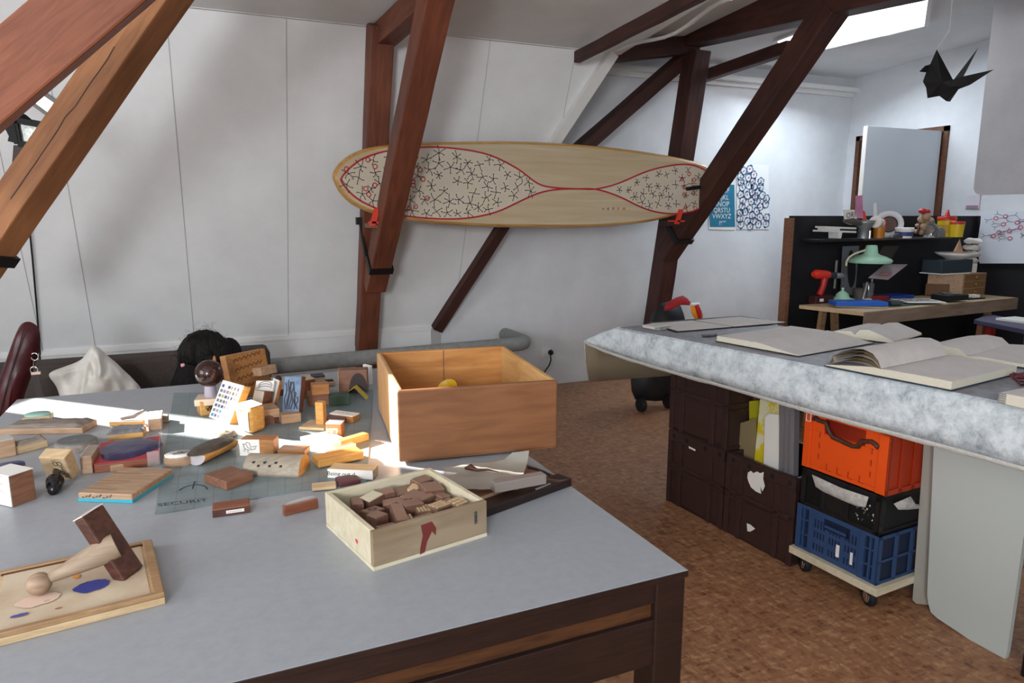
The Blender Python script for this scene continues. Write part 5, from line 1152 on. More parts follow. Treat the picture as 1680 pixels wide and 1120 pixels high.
# drill
b=BT(1343,497); o=thing('cordless_drill','red and black cordless drill standing at the left end of the workbench','drill',b)
sc_=lambda px,py:YP(px,py,b.y)
mb=MB(); a=sc_(1332,497); c=sc_(1362,483); mb.box(a.x,c.x,b.y-.035,b.y+.035,ZBn,c.z); wb(mb,'battery',mat('drill_dark_red','#3a0d10',.5),o,bevel=.006)
mb=MB(); mb.tube([sc_(1344,484),sc_(1350,470),sc_(1353,456)],[.022,.02,.024],12); wb(mb,'grip',mat('drill_red','#b01c1c',.4),o)
mb=MB(); mb.tube([sc_(1334,449.5),sc_(1338,449.5),sc_(1355,450.5),sc_(1359,450.5)],[.018,.032,.031,.026],16); wb(mb,'motor_housing',mat('drill_bright_red','#d8301c',.4),o)
mb=MB(); mb.tube([sc_(1359,451),sc_(1370,451.5)],[.024,.022],14); wb(mb,'torque_collar',mat('drill_collar','#2a2c36',.5),o)
mb=MB(); mb.tube([sc_(1370,452),sc_(1379,452),sc_(1384,452.5),sc_(1388,453)],[.021,.022,.012,.004],14); wb(mb,'chuck',M_steel,o)
mb=MB(); p=sc_(1338,495); mb.box(p.x-.0,p.x+.035,b.y-.037,b.y-.035,ZBn+.015,ZBn+.035); wb(mb,'label',M_paper,o)
# mint lamp
b=BT(1381,495); o=thing('desk_lamp','mint green vintage desk lamp with a wide shade and curved arm','lamp',b); yb=b.y
sc_=lambda px,py:YP(px,py,yb)
mb=MB(); R=(sc_(1399,494)-sc_(1363,494)).length/2; mb.lathe([(R,0),(R,.008),(R*.8,.022),(R*.45,.035),(R*.36,.06),(R*.2,.075),(R*.08,.08),(R*.08,.10),(0,.105)],b,n=28); wb(mb,'base',M_mint,o)
top=sc_(1425,402); sh=sc_(1428,427); Rs=(sc_(1452,425)-sc_(1404,425)).length/2; zt=top.z; zb=sc_(1428,431).z; cx=sc_(1428,420).x
mb=MB(); hh=zt-zb; mb.lathe([(Rs*.93,0),(Rs,.10*hh),(Rs*.96,.2*hh),(Rs*.7,.36*hh),(Rs*.42,.46*hh),(Rs*.32,.55*hh),(Rs*.25,.97*hh),(Rs*.2,hh),(0,hh)],(cx,yb,zb),(.03,0,1),30); wb(mb,'shade',M_mint,o)
mb=MB(); mb.tube([V((b.x,yb,ZBn+.1))]+[sc_(x,y) for x,y in ((1383,470),(1385,450),(1388,436))],.005,8); wb(mb,'stem',M_rub,o)
mb=MB(); mb.tube([sc_(x,y) for x,y in ((1388,436),(1389,428),(1393,422),(1402,416),(1420,410))],.0075,10); wb(mb,'arm',mat('cream_arm','#d6cdb0',.35),o)
# grey bar / panel with dark oval against the partition
def flat(name,label,cat,px,off,m,th=.004,group=None):
    pts=[PP(x,y,off) for x,y in px]; o=thing(name,label,cat,sum(pts,V())/len(pts),0,group); mb=MB(); mb.prism(pts,pn*th); wb(mb,'sheet',m,o); return o
o=flat('paper_stencil','grey upright panel with a dark almond cutout behind the lamp','panel',[(1382,404),(1409,403),(1402,484),(1378,484)],.03,mat('stencil_grey','#6c7076',.6))
mb=MB(); mb.poly([PP(1396+8*math.sin(t)*(1 if math.sin(t)>0 else .7),441-31*math.cos(t),.0355) for t in [2*PI*i/24 for i in range(24)]]); wb(mb,'cutout',M_black,o)
flat('steel_ruler','thin grey ruler standing behind the drill','ruler',[(1371,427),(1374,427),(1370,473),(1367,473)],.02,M_gry)
flat('stencil_sheet','faint brown grey sheet pinned on the partition right of the lamp','sheet',[(1450,403),(1476,403),(1460,428),(1440,418)],.002,mat('faint_sheet','#3f3a38',.8),.001)
# hanging rack
def shp(px,py,y=3.68): return YP(px,py,y)
o=thing('white_rack','white slotted rack with a short stem hung on the partition','rack',shp(1377,378)); mb=MB()
for q in ([(1354,371),(1405,373),(1405,376),(1354,374)],[(1350,377),(1405,379),(1405,382),(1350,380)],[(1358,374),(1378,375),(1378,378),(1358,377)],[(1376,381),(1382,381),(1380,391),(1376,391)]): mb.prism([shp(x,y) for x,y in q],(0,.09,0))
wb(mb,'rack',M_white,o)
def SB(px,yo=0): p=YP(px,385,3.70+yo); p.z=1.2935; return p
def wpx(px,n,y=3.70): return (YP(px+n,385,y)-YP(px,385,y)).length
o=thing('pitcher','grey metal jug holding papers at the left of the shelf','jug',SB(1417)); p=o.location; w=wpx(1417,22)/2
mb=MB(); zt=shp(1417,361,3.7).z-p.z; mb.lathe([(w*.62,0),(w*.6,zt*.55),(w*.95,zt*.8),(w*1.05,zt),(w*.95,zt),(w*.5,zt*.7),(w*.4,.02)],p,n=20); wb(mb,'body',mat('galvanised','#8d9296',.4,.6),o)
mb=MB(); mb.tube([p+V((-w*.8,-.01,zt*.85)),p+V((-w*2.2,-.01,zt*.95)),p+V((-w*3.4,-.02,zt*.98))],[.02,.028,.01],12); wb(mb,'spout',mat('dull_pewter','#5d5752',.5,.3),o)
o=thing('pink_card','tall pink paper strip standing in the jug on the shelf','card',shp(1410,345)); mb=MB(); mb.prism([shp(x,y,3.69) for x,y in ((1403,358),(1404,321),(1415,320),(1416,358))],(0,.004,0)); wb(mb,'sheet',mat('pink_paper','#cf8fb0',.7,var='#b9759a',scale=8),o)
o=thing('lettered_card','white card with bold black hand lettering leaning on the shelf','card',shp(1394,355)); mb=MB(); mb.prism([shp(x,y,3.675) for x,y in ((1386,361),(1383,344),(1402,344),(1406,360),(1393,364))],(0,.004,0)); wb(mb,'sheet',M_paper,o)
mb=MB(); mb.text('ORI',shp(1396,353,3.673),(1,0,.12),(-.12,0,1),.055); wb(mb,'lettering',M_ink,o)
o=thing('orange_card','bright orange red scrap behind the pink paper strip','card',shp(1418,352)); mb=MB(); mb.prism([shp(x,y,3.72) for x,y in ((1415,360),(1415,344),(1419,347),(1422,360))],(0,.004,0)); wb(mb,'sheet',mat('orange_red','#e0402a',.6),o)
o=thing('white_strip','narrow white strip standing behind the tape rolls','strip',shp(1436,348)); mb=MB(); mb.prism([shp(x,y,3.77) for x,y in ((1434,384),(1433,333),(1438,333),(1441,384))],(0,.004,0)); wb(mb,'sheet',M_white,o)
p=shp(1441,366,3.68); o=thing('tape_roll','white spool with a red rim lying on the orange pot','tape roll',p); ax=V((.9,.35,-.15)).normalized(); r=wpx(1441,13)/2
mb=MB(); mb.lathe([(.5*r,-.07),(r*1.05,-.068),(r*1.05,-.06),(r*.95,-.058),(r*.95,.03)],p,ax,22); wb(mb,'spool',M_paper,o); mb=MB(); mb.lathe([(r*1.05,.03),(r*1.1,.034),(r*1.1,.044),(.6*r,.046)],p,ax,22); wb(mb,'red_rim',M_red,o)
p=shp(1458,367,3.725); o=thing('tape_roll','big roll of white masking tape standing on edge on the shelf','tape roll',V((p.x,p.y,1.2935))); R=wpx(1458,30,3.725)/2; ax=V((-.75,-.65,0)).normalized(); c=V((p.x,p.y,1.2935+R))
mb=MB(); mb.lathe([(R*.6,-.03),(R,-.03),(R,.03),(R*.6,.03),(R*.6,-.03)],c,ax,30); wb(mb,'tape',mat('white_tape','#d3d6da',.5),o); mb=MB(); mb.lathe([(R*.6,-.031),(R*.52,-.031),(R*.52,.031),(R*.6,.031)],c,ax,30); wb(mb,'core',M_dbr,o)
def pot(name,label,cat,px,wd,topy,m,mlid=None,band=None,yo=0,lidh=.18,taper=.85):
    p=SB(px,yo); h=max(.02,YP(px,topy,3.70+yo).z-p.z); r=wpx(px,wd,3.70+yo)/2; o=thing(name,label,cat,p)
    hb=h*(1-lidh) if mlid else h
    mb=MB(); mb.lathe([(r*taper,0),(r*(taper+1)/2,hb*.5),(r,hb*.97),(r,hb),(0 if mlid else r*.9,hb)]+([] if mlid else [(r*.8,.01),(0,.01)]),p,n=20); wb(mb,'body',m,o)
    if mlid: mb=MB(); mb.lathe([(r*1.04,hb),(r*1.04,h*.96),(r*.95,h),(0,h)],p,n=20); wb(mb,'lid',mlid,o)
    if band: mb=MB(); mb.lathe([(r*.955,hb*.25),(r*.99,hb*.72)],p,n=20); wb(mb,'label_band',band,o)
    return o,p,r,h
pot('orange_pot','small orange brown plastic pot under the red rimmed spool','pot',1442,13,371,mat('amber_plastic','#b8721c',.35),yo=-.03)
pot('steel_tube','little bright steel tube standing left of the orange pot','tube',1427,3,378,M_chrome,yo=-.06,taper=1)
pot('white_tub','white plastic tub with a dark blue label in the middle of the shelf','tub',1483,19,373,M_paper,M_white,mat('tub_label_blue','#2a3d7a',.5),yo=-.09,taper=.82)
pot('yellow_jar','larger yellow jar with a pointed red cap at the right end of the shelf','jar',1551,18,355,mat('yellow_jar_plastic','#d9b81c',.4),mat('jar_red_cap','#b3261e',.4),mat('jar_band','#c09a20',.5),yo=.03)
p=SB(1551,.03); mb=MB(); 
o=bpy.data.objects['yellow_jar']; mb.lathe([(.02,0),(.008,.05),(0,.055)],V((p.x,p.y,YP(1551,355,3.73).z)),n=12); wb(mb,'nozzle',mat('jar_red_cap','#b3261e',.4),o)
pot('yellow_jar','smaller yellow jar with a flat red cap, last item on the shelf','jar',1569,14,363,mat('yellow_jar_plastic','#d9b81c',.4),mat('jar_red_cap','#b3261e',.4),yo=-.06)
p=SB(1459,-.02); o=thing('tape_dispenser','dark tape dispenser lying under the big roll of tape','dispenser',p+V((0,-.07,0))); mb=MB(); q=o.location; mb.puff([q+V((.075*math.cos(t),.03*math.sin(t),.003)) for t in [2*PI*i/18 for i in range(18)]],(0,0,1),.035,5,0,True,.5); wb(mb,'body',mat('dark_grey_plastic','#3a3b3e',.45),o)
p=SB(1518); o=thing('carved_toy','wooden jointed toy figure made of beads with a red top','toy',p); rn=random.Random(9)
mb=MB(); cs=[(1511,380,.03),(1516,372,.03),(1522,378,.035),(1506,370,.022),(1512,360,.03),(1519,356,.035),(1526,362,.03),(1504,380,.025),(1530,372,.025),(1520,366,.03)]
for x,y,r in cs: mb.ball(YP(x,y,3.69+rn.uniform(-.03,.03)),r,0,12,(1,1,rn.uniform(.7,1.2)))
wb(mb,'beads',M_tan,o)
mb=MB(); [mb.ball(YP(x,y,3.68),r,0,12,(1.1,1,.7)) for x,y,r in ((1514,346,.03),(1521,347,.025),(1517,350,.02))]; wb(mb,'red_top',M_red,o)
mb=MB(); mb.tube([YP(1504,383,3.69),YP(1512,365,3.69),YP(1518,350,3.69)],.012,8); mb.tube([YP(1528,383,3.69),YP(1522,365,3.69)],.012,8); wb(mb,'rods',M_dbr,o)
p=SB(1527,-.07); o=thing('clear_dish','clear glass bottle lying in front of the bead toy','bottle',p); mb=MB(); mb.lathe([(.05,0),(.052,.05),(.04,.09),(.018,.11),(.018,.13)],p,n=20); wb(mb,'glass',mat('clear_glass','#dfe6ea',.05,trans=.9),o)
p=SB(1539,-.04); o=thing('grey_wedge','grey crumpled wedge of foil before the larger yellow jar','foil',p); mb=MB(); mb.puff([p+V((.075*math.cos(t),.035*math.sin(t),.002)) for t in [2*PI*i/14 for i in range(14)]],(.3,0,1),.085,5,0,True,.7,.02); wb(mb,'foil',mat('dull_foil','#77777a',.35,.4,bump=.6,scale=40),o)
# things on the bench top
def bbox(name,label,cat,N,R,hpx,d,m,z=ZBn,bev=.003,**k):
    o,w,dd,h=blk(label,N,R,hpx,m,d=d,z0=z,bev=bev,name=name,cat=cat,group=None,**k); return o,w,dd,h
bbox('blue_folder','bright blue flat folder lying at the front left of the workbench','folder',(1372,502),(1457,502.5),7,.14,mat('bright_blue','#1f5fc4',.4),z=ZBn+.012)
bbox('wood_board','thin pale board under the bright blue folder','board',(1371,503.5),(1458,505.5),2,.16,M_ltwood)
bbox('cutting_board','dark green cutting mat on the workbench right of the blue folder','cutting mat',(1462,504),(1560,496),1,.25,mat('dark_green_mat','#1f4a48',.6))
bbox('red_tin','dark red flat tin behind the blue folder','tin',(1429,493),(1458,493),8,.08,mat('dark_red_tin','#7a1c1e',.4))
bbox('grey_gadget','small dark grey gadget right of the blue folder','gadget',(1462,500),(1482,500),6,.07,mat('gadget_grey','#3b444a',.5),z=ZBn+.012)
bbox('blue_tray','flat blue tray at the middle of the workbench','tray',(1462,492),(1500,489),6,.16,mat('tray_blue','#1d3f94',.4),z=ZBn+.001)
o,w,d,h=bbox('lettered_sheet','white sheet with lines of black hand lettering on the workbench','paper',(1488,497),(1553,497),1,.22,M_paper,z=ZBn+.014)
marks(o,[[(-w*.4+w*.065*i+w*.05*math.sin(j*1.9+i),d*(.2-.36*r)+d*.09*math.cos(j*1.4+i*2),h+.001) for j in range(5)] for i in range(13) for r in range(2)],.010,(0,0,1),mat('navy_ink','#20264a',.7),'hand_lettering')
o,w,d,h=bbox('black_case','low black case with a round rim on the workbench','case',(1556,494),(1589,492),9,.14,M_black,z=ZBn+.012)
mb=MB(); mb.lathe([(.05,0),(.055,.008),(.045,.01),(.04,.002)],(0,0,h),n=20); part(o,mb,'round_rim',mat('dark_taupe','#4b4242',.5))
bbox('black_strip','thin black strip under a white eraser at the right of the workbench','strip',(1590,492),(1617,490),2,.06,M_black)
bbox('eraser','small white eraser at the right end of the workbench','eraser',(1597,488.5),(1608,488),5,.05,M_paper,z=ZBn+.010)
bbox('white_lump','small white round lump behind the blue folder','lump',(1418,494),(1431,494),4,.05,M_paper,bev=.02)
# jars and tilted paper behind folder
p=BT(1411,492); o=thing('pencil_jar','grey pot behind the bright blue folder','pot',p); mb=MB(); r=.05; zt=YP(1411,473,p.y).z-ZBn; mb.lathe([(r,0),(r,zt),(r*.9,zt),(r*.85,.01),(0,.01)],p,n=20); wb(mb,'pot',mat('warm_grey','#5d554f',.6),o)
p=BT(1423,492); o=thing('glass_jar','clear glass holding a shiny steel knife behind the blue folder','jar',p+V((0,.0,0))); zt=YP(1423,464,p.y).z-ZBn; mb=MB(); mb.lathe([(.035,0),(.04,zt*.95),(.038,zt),(.034,.02),(0,.02)],p,n=18); wb(mb,'glass',mat('smoky_glass','#9aa3a8',.1,trans=.6),o)
mb=MB(); mb.tube([YP(1415,491,p.y-.045),YP(1423,463,p.y-.03)],.009,8); tag(mb.build('steel_knife',M_steel),'bright steel knife slanting in the clear glass','knife')
o=thing('printed_leaflet','greyish leaflet with red print tilted above the glass jar','leaflet',YP(1455,447,3.5)); mb=MB(); q=[YP(x,y,yy) for x,y,yy in ((1425,456,3.46),(1457,459,3.44),(1489,434,3.58),(1452,434,3.60))]; mb.prism(q,(0,.003,.003)); wb(mb,'sheet',mat('leaflet_grey','#8f8488',.6),o)
mb=MB(); c=(q[0]+q[1]+q[2]+q[3])/4; e1=(q[1]-q[0])*.25; e2=(q[3]-q[0])*.2; nn=e1.cross(e2).normalized(); nn=nn if nn.dot(c-CAM)<0 else -nn; mb.stroke([c+nn*.004+e1*a+e2*b for a,b in ((-.9,-1.6),(1,-1.4),(1.1,-.5),(-.8,-.6))],.008,nn,0,True); wb(mb,'red_print',M_red,o)
mb=MB(); mb.tube([YP(1431,459,3.44),BT(1428,490)],.006,6); wb(mb,'stand',M_gry,o)
# wooden drawers box with stuff
o=thing('drawer_cabinet','small wooden drawer cabinet at the right end of the workbench','drawer cabinet',BT(1576,484)); N=BT(1577,487); L=BT(1519,485); R=BT(1615,483); zt=YP(1577,450,N.y).z
mb=MB(); uL=L-N; uR=R-N; hh=V((0,0,zt-ZBn)); mb.pbox(N,uL,uR,hh); wb(mb,'case',M_tan,o,bevel=.003)
nr=V((0,0,1)).cross(uR).normalized(); nr=nr if nr.dot(uL)<0 else -nr
for k in range(3):
    mb=MB(); mb.pbox(N+uR*.05+hh*(.05+.32*k)+nr*.0,uR*.9,hh*.28,nr*.006); q=wb(mb,'drawer',wood('drawer_brown','#8a6844','#6f5032',12),o)
    c=N+uR*.5+hh*(.19+.32*k)+nr*.012-o.location; m2=MB(); m2.ball(c,.011,0,10); m2.build('knob',mat('brass','#b08a3c',.3,.8),q)
bbox('cardboard_box','low open brown cardboard box before the drawer cabinet','box',(1517,485),(1556,487),20,.07,mat('cardboard_brown','#6b4e34',.8))
bbox('blue_box','little blue box before the drawer cabinet','box',(1539,488),(1558,488),6,.05,mat('small_blue','#2a5f94',.5))
zc=zt+.001
def onc(px,py): return YP(px,py,N.y+.06)
o=thing('glass_tank','dark tinted glass tank on top of the drawer cabinet','tank',onc(1565,450)); a,b=onc(1540,448),onc(1590,449); zt2=onc(1565,426).z
mb=MB(); mb.box(a.x,b.x,N.y+.04,N.y+.2,zc+.008,zt2); wb(mb,'tank',mat('tinted_glass','#3f4a52',.15,trans=.2),o,bevel=.003)
mb=MB(); mb.box(a.x-.02,b.x-.05,N.y+.02,N.y+.2,zc,zc+.007); wb(mb,'white_tray',M_white,o)
o=thing('paper_stack','pile of white crumpled papers on the drawer cabinet beside the glass tank','papers',onc(1600,440)); mb=MB()
for k in range(4):
    c=V((b.x+.085+.01*(k%2),N.y+.12,zc+.09+.05*k)); mb.puff([c+V((.07*math.cos(t),.06*math.sin(t),.01*math.sin(3*t+k))) for t in [2*PI*i/12 for i in range(12)]],(.05,0,1),.02,4,0,False,.5,.008)
mb.box(b.x+.005,b.x+.1,N.y+.07,N.y+.18,zc,zc+.07); wb(mb,'papers',M_paper,o)
o=thing('white_bowl','white scalloped bowl on top of the glass tank','bowl',onc(1580,425)); c=V((onc(1580,425).x,N.y+.12,zt2)); mb=MB(); hB2=onc(1580,415).z-zt2; mb.lathe([(.06,0),(.12,hB2*.6),(.145,hB2),(.138,hB2),(.1,hB2*.5),(0,.01)],c,n=24); wb(mb,'bowl',M_white,o)
o=thing('paper_boat','small beige folded paper boat standing in the white bowl','paper boat',c+V((0,0,hB2))); mb=MB(); zb=hB2*.5; A=[c+V(p) for p in ((-.10,-.02,hB2*1.2),(.12,-.02,hB2*1.2),(0,-.02,zb),(.0,.03,hB2))]; mb.add(A,[(0,2,1),(0,1,3),(1,2,3),(0,3,2)]); tpp=[c+V(p) for p in ((-.045,-.025,hB2*.9),(.05,-.025,hB2*.9),(.012,-.01,hB2*.9+.11),(.0,.03,hB2*.9))]; mb.add(tpp,[(0,1,2),(1,3,2),(3,0,2)]); wb(mb,'folded_paper',mat('beige_paper','#b08a70',.8),o)
# sheet hung over the partition
o=thing('printed_sheet','large white sheet printed with red rings and grey twigs, hung over the black partition','poster',XP(1645,390,6.02)); xs=[1607,1630,1655,1690,1740]
rowsq=[]
for yy,of in ((346,.006),(365,.012),(390,.016),(415,.02),(432,.02)): rowsq.append([XP(x+(3 if x<1610 else 0)*math.cos((yy-346)/18),yy,6.02-of+.004*math.sin(x*.2)) for x in xs])
mb=MB(); mb.grid(rowsq); wb(mb,'sheet',mat('printed_sheet_white','#d3d8e2',.8),o)
mb=MB(); rn=random.Random(6)
pos=[(1634,358),(1650,355),(1646,368),(1669,365),(1674,373),(1656,379),(1639,381),(1630,387),(1657,391),(1690,360),(1695,385)]
for x,y in pos:
    c=XP(x,y,5.992); pu=V((0,-1,0)); pn=V((-1,0,0)); mb.stroke([c+pu*(.018*math.cos(t))+V((0,0,.014*math.sin(t))) for t in [2*PI*i/10 for i in range(10)]],.007,pn,0,True)
    for k in range(2):
        a=rn.uniform(2.6,3.8)+k*PI*rn.choice((0,1)); e=c+pu*(.075*math.cos(a))+V((0,0,.04*math.sin(a))); mb.stroke([c+(e-c)*.35,e],.004,pn,1)
        for j in (-1,1): mb.stroke([e,e+pu*(.025*math.cos(a+j*.8))+V((0,0,.025*math.sin(a+j*.8)))],.004,pn,1)
wb(mb,'ring_print',[mat('print_ring_red','#b84252',.7),mat('print_twig','#565a66',.7)],o)
# side table
o=thing('side_table','small purple topped table with brown and red legs at the right edge','table',(5.1,2.9,0)); a,b=Z(1598,524,.75),Z(1720,548,.75); bk=Z(1622,515,.75); 
mb=MB(); mb.pbox(a+V((0,0,-.03)),b-a,(bk-a)*1.0,V((0,0,.03))); wb(mb,'tabletop',mat('purple_grey_top','#4a4862',.5),o,bevel=.003)
for k,(px,m) in enumerate(((1612,M_brn),(1626,mat('red_leg','#8a1418',.5)),(1690,M_brn))):
    p=Z(px,530+.15*(px-1612),.72); mb=MB(); q=V((p.x,p.y,0)); mb.beam(q+V((-.03*(1-k),0,0)),p,.05,.04,(0,1,0)); wb(mb,'leg',m,o)
blk('stack of white paper lying on the small purple table',(1633,525),(1700,534),4,M_paper,d=.2,z0=.751,name='paper_stack',cat='papers',group=None)
# switch
p=XP(1597,331,XR); o=thing('light_switch','small pinkish white switch plate on the wall right of the open door','switch',p); mb=MB(); mb.box(XR-.012,XR,p.y-.06,p.y+.06,p.z-.06,p.z+.06); wb(mb,'plate',mat('pinkish_white','#d5cfd8',.5),o,bevel=.004); mb=MB(); mb.box(XR-.016,XR-.012,p.y-.05,p.y+.05,p.z-.055,p.z-.03); wb(mb,'rocker',mat('mauve','#9a8090',.5),o)
# hanging panel
X_=4.95; o=thing('hanging_panel','large pale grey panel with rounded corners hanging from the ceiling at the right edge','panel',(X_,2.9,2.9))
def hp(px,py): return XP(px,py,X_)
yl=hp(1598,300).y; zb=hp(1610,320).z; rr=.06; y2=1.9; ztp=cr(2.6)
pts=[(X_,yl,ztp),(X_,yl,zb+rr)]+[(X_,yl-rr+rr*math.cos(t),zb+rr-rr*math.sin(t)) for t in [PI/2*i/6 for i in range(1,7)]]+[(X_,y2,zb),(X_,y2,ztp)]
mb=MB(); mb.prism(pts,(.02,0,0)); wb(mb,'sheet',mat('panel_grey','#c2c2c6',.8,var='#b8b8bc',scale=5),o)
# crane
o=thing('origami_crane','black folded paper crane hanging from a thread','origami crane',V((2.9,2.05,2.03)))
def kp(x,y,d=0): p=ray(1490+x/8,60+y/8); q=CAM+p*(2.9/p.x); return q+(q-CAM).normalized()*d
mb=MB()
A=dict(w=kp(375,165,.05),w2=kp(290,360,0),beak=kp(145,460,-.08),hd=kp(222,382,-.07),nk=kp(262,372,-.05),ch=kp(235,470,-.03),lb=kp(192,590,-.05),lb2=kp(235,670,-.03),bl=kp(253,808,-.06),bm=kp(410,780,.0),br=kp(500,848,.02),bb=kp(550,855,.03),c1=kp(585,560,0),c2=kp(600,560,0),t1=kp(925,138,.06),t1b=kp(728,520,.02),t2=kp(1125,432,-.02),t2b=kp(815,632,.0),bk=kp(660,692,.02),mid=kp(440,600,-.06),mid2=kp(560,660,-.03))
def F_(*n): mb.poly([A[i] for i in n])
F_('w','w2','mid'); F_('w','mid','c1'); F_('w2','nk','ch','mid'); F_('nk','hd','beak','ch'); 
F_('ch','lb','mid'); F_('lb','lb2','mid'); F_('lb2','bl','bm','mid'); F_('bm','br','mid2','mid'); F_('br','bb','bk','mid2'); F_('mid','mid2','c1'); F_('c1','c2','t1b','mid2'); F_('c2','t1','t1b'); F_('t1b','t2','t2b','mid2'); F_('t2b','bk','mid2'); F_('w','c1','mid')
wb(mb,'folded_paper',M_black,o)
mb=MB(); a=kp(375,165,.05); tp=YP(1557,0,a.y); 
q=kp(440,560,.0); zc_=cr(q.y); tq=kp(540,-60); 
mb.tube([kp(375,170,.05),CAM+(kp(540,-80)-CAM)*1.0,V((kp(545,-80).x,kp(545,-80).y,cr(2.0)))],.0012,5); wb(mb,'thread',mat('pale_thread','#b8b8bc',.8),o)
# backpack behind the marbled table
bY=4.35; o=thing('backpack','black upright bag with red top and striped orange flap behind the marbled table','bag',(3.12,bY,0))
def bp_(x,y,d=0): p=YP(x,y,bY); p.y+=d; return p
mb=MB(); ol_=[bp_(x,y) for x,y in ((1037,612),(1036,640),(1042,655),(1075,658),(1098,656),(1110,640),(1122,560),(1122,515),(1116,500),(1100,494),(1085,497),(1076,508),(1070,540),(1066,580),(1050,600))]
mb.puff(ol_,(0,-1,0),.13,6,0,False,.5); wb(mb,'body',mat('black_nylon','#14161c',.6,var='#0e1014',scale=12),o)
mb=MB(); ol_=[bp_(x,y,-.12) for x,y in ((1074,507),(1075,499),(1083,491),(1097,484),(1104,482),(1111,486),(1117,493),(1118,498),(1105,497),(1093,497),(1083,503))]
mb.puff(ol_,(0,-1,0),.05,5,0,False,.5); wb(mb,'red_top',mat('red_fleece','#9c1820',.8),o)
mb=MB(); fp_=[bp_(x,y,-.19) for x,y in ((1106,494),(1119,494),(1123,502),(1127,511),(1126,517),(1120,520),(1113,517),(1108,508))]; mb.puff(fp_,(0,-1,0),.02,4,0,False,.5); wb(mb,'striped_flap',mat('orange_flap','#e8941c',.6),o)
mb=MB(); mb.tube([bp_(1113,495,-.215),bp_(1116,505,-.222),bp_(1119,517,-.212)],[.014,.018,.010],8); wb(mb,'red_stripe',mat('magenta_red','#b8182e',.6),o)
mb=MB(); mb.tube([bp_(1106,494.5,-.20),bp_(1119,494,-.20)],.012,8); wb(mb,'white_trim',M_white,o)
for x in (1046,1090): mb=MB(); mb.lathe([(.05,-.02),(.055,0),(.05,.02)],(bp_(x,655).x,bY-.05,.055),(1,0,0),18); wb(mb,'wheel',M_black,o)
# ---------------- left side: sofa, cushion, person, chair ----------------
o=thing('sofa','low dark taupe sofa along the wall behind the worktable','sofa',(-.6,4.5,0))
z1=YP(240,584,4.5).z
mb=MB(); mb.box(-2.0,.36,4.46,4.66,.12,z1); wb(mb,'backrest',M_sofa,o,bevel=.03)
mb=MB(); mb.box(-2.0,.36,4.13,4.455,.12,.36); wb(mb,'seat',M_sofa,o,bevel=.04)
mb=MB(); mb.box(-1.1,-.62,4.3,4.455,.365,YP(100,604,4.3).z); wb(mb,'back_cushion',M_sofa,o,bevel=.05)
for x in (-1.95,.3):
    for y in (4.18,4.58): mb=MB(); mb.box(x-.02,x+.02,y-.02,y+.02,0,.12); wb(mb,'leg',M_black,o)
o=thing('linen_cushion','crumpled white linen cushion propped on the sofa behind the worktable','cushion',YP(150,640,4.2))
ol_=[YP(x,y,4.2) for x,y in osmooth([(105,700),(100,660),(92,632),(78,614),(98,604),(126,594),(138,585),(147,571),(155,567),(164,571),(176,583),(190,594),(203,607),(212,615),(222,626),(234,642),(240,700),(105,700)],2)[:-1]]
mb=MB(); mb.puff(ol_,(0,-1,.15),.10,14,0,False,.45,.11,(17,6,5)); cm=wb(mb,'cover',M_linen,o,subsurf=1)
o=thing('cushion','round black cushion on the sofa just right of the seated person','cushion',YP(385,575,4.1)); c=YP(377,584,4.25); mb=MB(); mb.ball(c,.09,0,20,(.78,.5,1.2)); wb(mb,'cover',mat('black_velvet','#100d0d',.8),o)
mb=MB(); c2=YP(369,578,4.1); mb.tube([YP(367,554,4.2),YP(371,566,4.19),YP(369,590,4.18)],[.012,.014,.014],8); wb(mb,'grey_piping',mat('grey_trim','#6d6560',.8),o)
# person: seated on the floor with the back to the worktable
o=thing('person','person with dark tied back hair seated behind the worktable, facing away','person',(0,3.7,0))
hc=V((-.005,3.72,.775))
me=bpy.data.meshes.new('body'); vs=[];ed=[];rad=[]
def jt(p,r,par=None):
    vs.append(V(p)-o.location); rad.append(r)
    if par is not None: ed.append((par,len(vs)-1))
    return len(vs)-1
pe=jt((.0,3.70,.13),(.15),None); sp=jt((.0,3.68,.30),.125,pe); chs=jt((.0,3.68,.45),.135,sp); nk_=jt((.0,3.70,.58),.055,chs); hd0=jt((.0,3.72,.66),.05,nk_); hd1=jt((.015,3.735,.75),.085,hd0); hd2=jt((.005,3.73,.81),.088,hd1)
for sg in (-1,1):
    s_=jt((sg*.15,3.70,.50),.055,chs); e_=jt((sg*.22,3.80,.30),.042,s_); wr=jt((sg*.12,4.0-.05,.26),.03,e_); h_=jt((sg*.08,4.0,.27),.032,wr)
    for k in range(4): f1=jt((sg*(.085-.018*k),4.035,.275-.004*k),.009,h_); f2=jt((sg*(.08-.018*k),4.065-.004*abs(k-1.5),.262),.008,f1)
    th=jt((sg*.045,4.01,.285),.009,h_); jt((sg*.03,4.03,.282),.008,th)
    hp_=jt((sg*.10,3.72,.12),.10,pe); kn=jt((sg*.24,4.05-.13,.16),.075,hp_); an=jt((-sg*.02+sg*.08,3.93,.06),.045,kn); jt((-sg*.02,3.95,.04),.035,an)
me.from_pydata(vs,ed,[]); bo=bpy.data.objects.new('body',me); COL.objects.link(bo); bo.parent=o
sk_=bo.modifiers.new('k','SKIN'); sk_.use_smooth_shade=True
for i,r in enumerate(rad): me.skin_vertices[0].data[i].radius=(r,r)
me.skin_vertices[0].data[0].use_root=True
bo.modifiers.new('s','SUBSURF').levels=2; me.materials.append(M_skin)
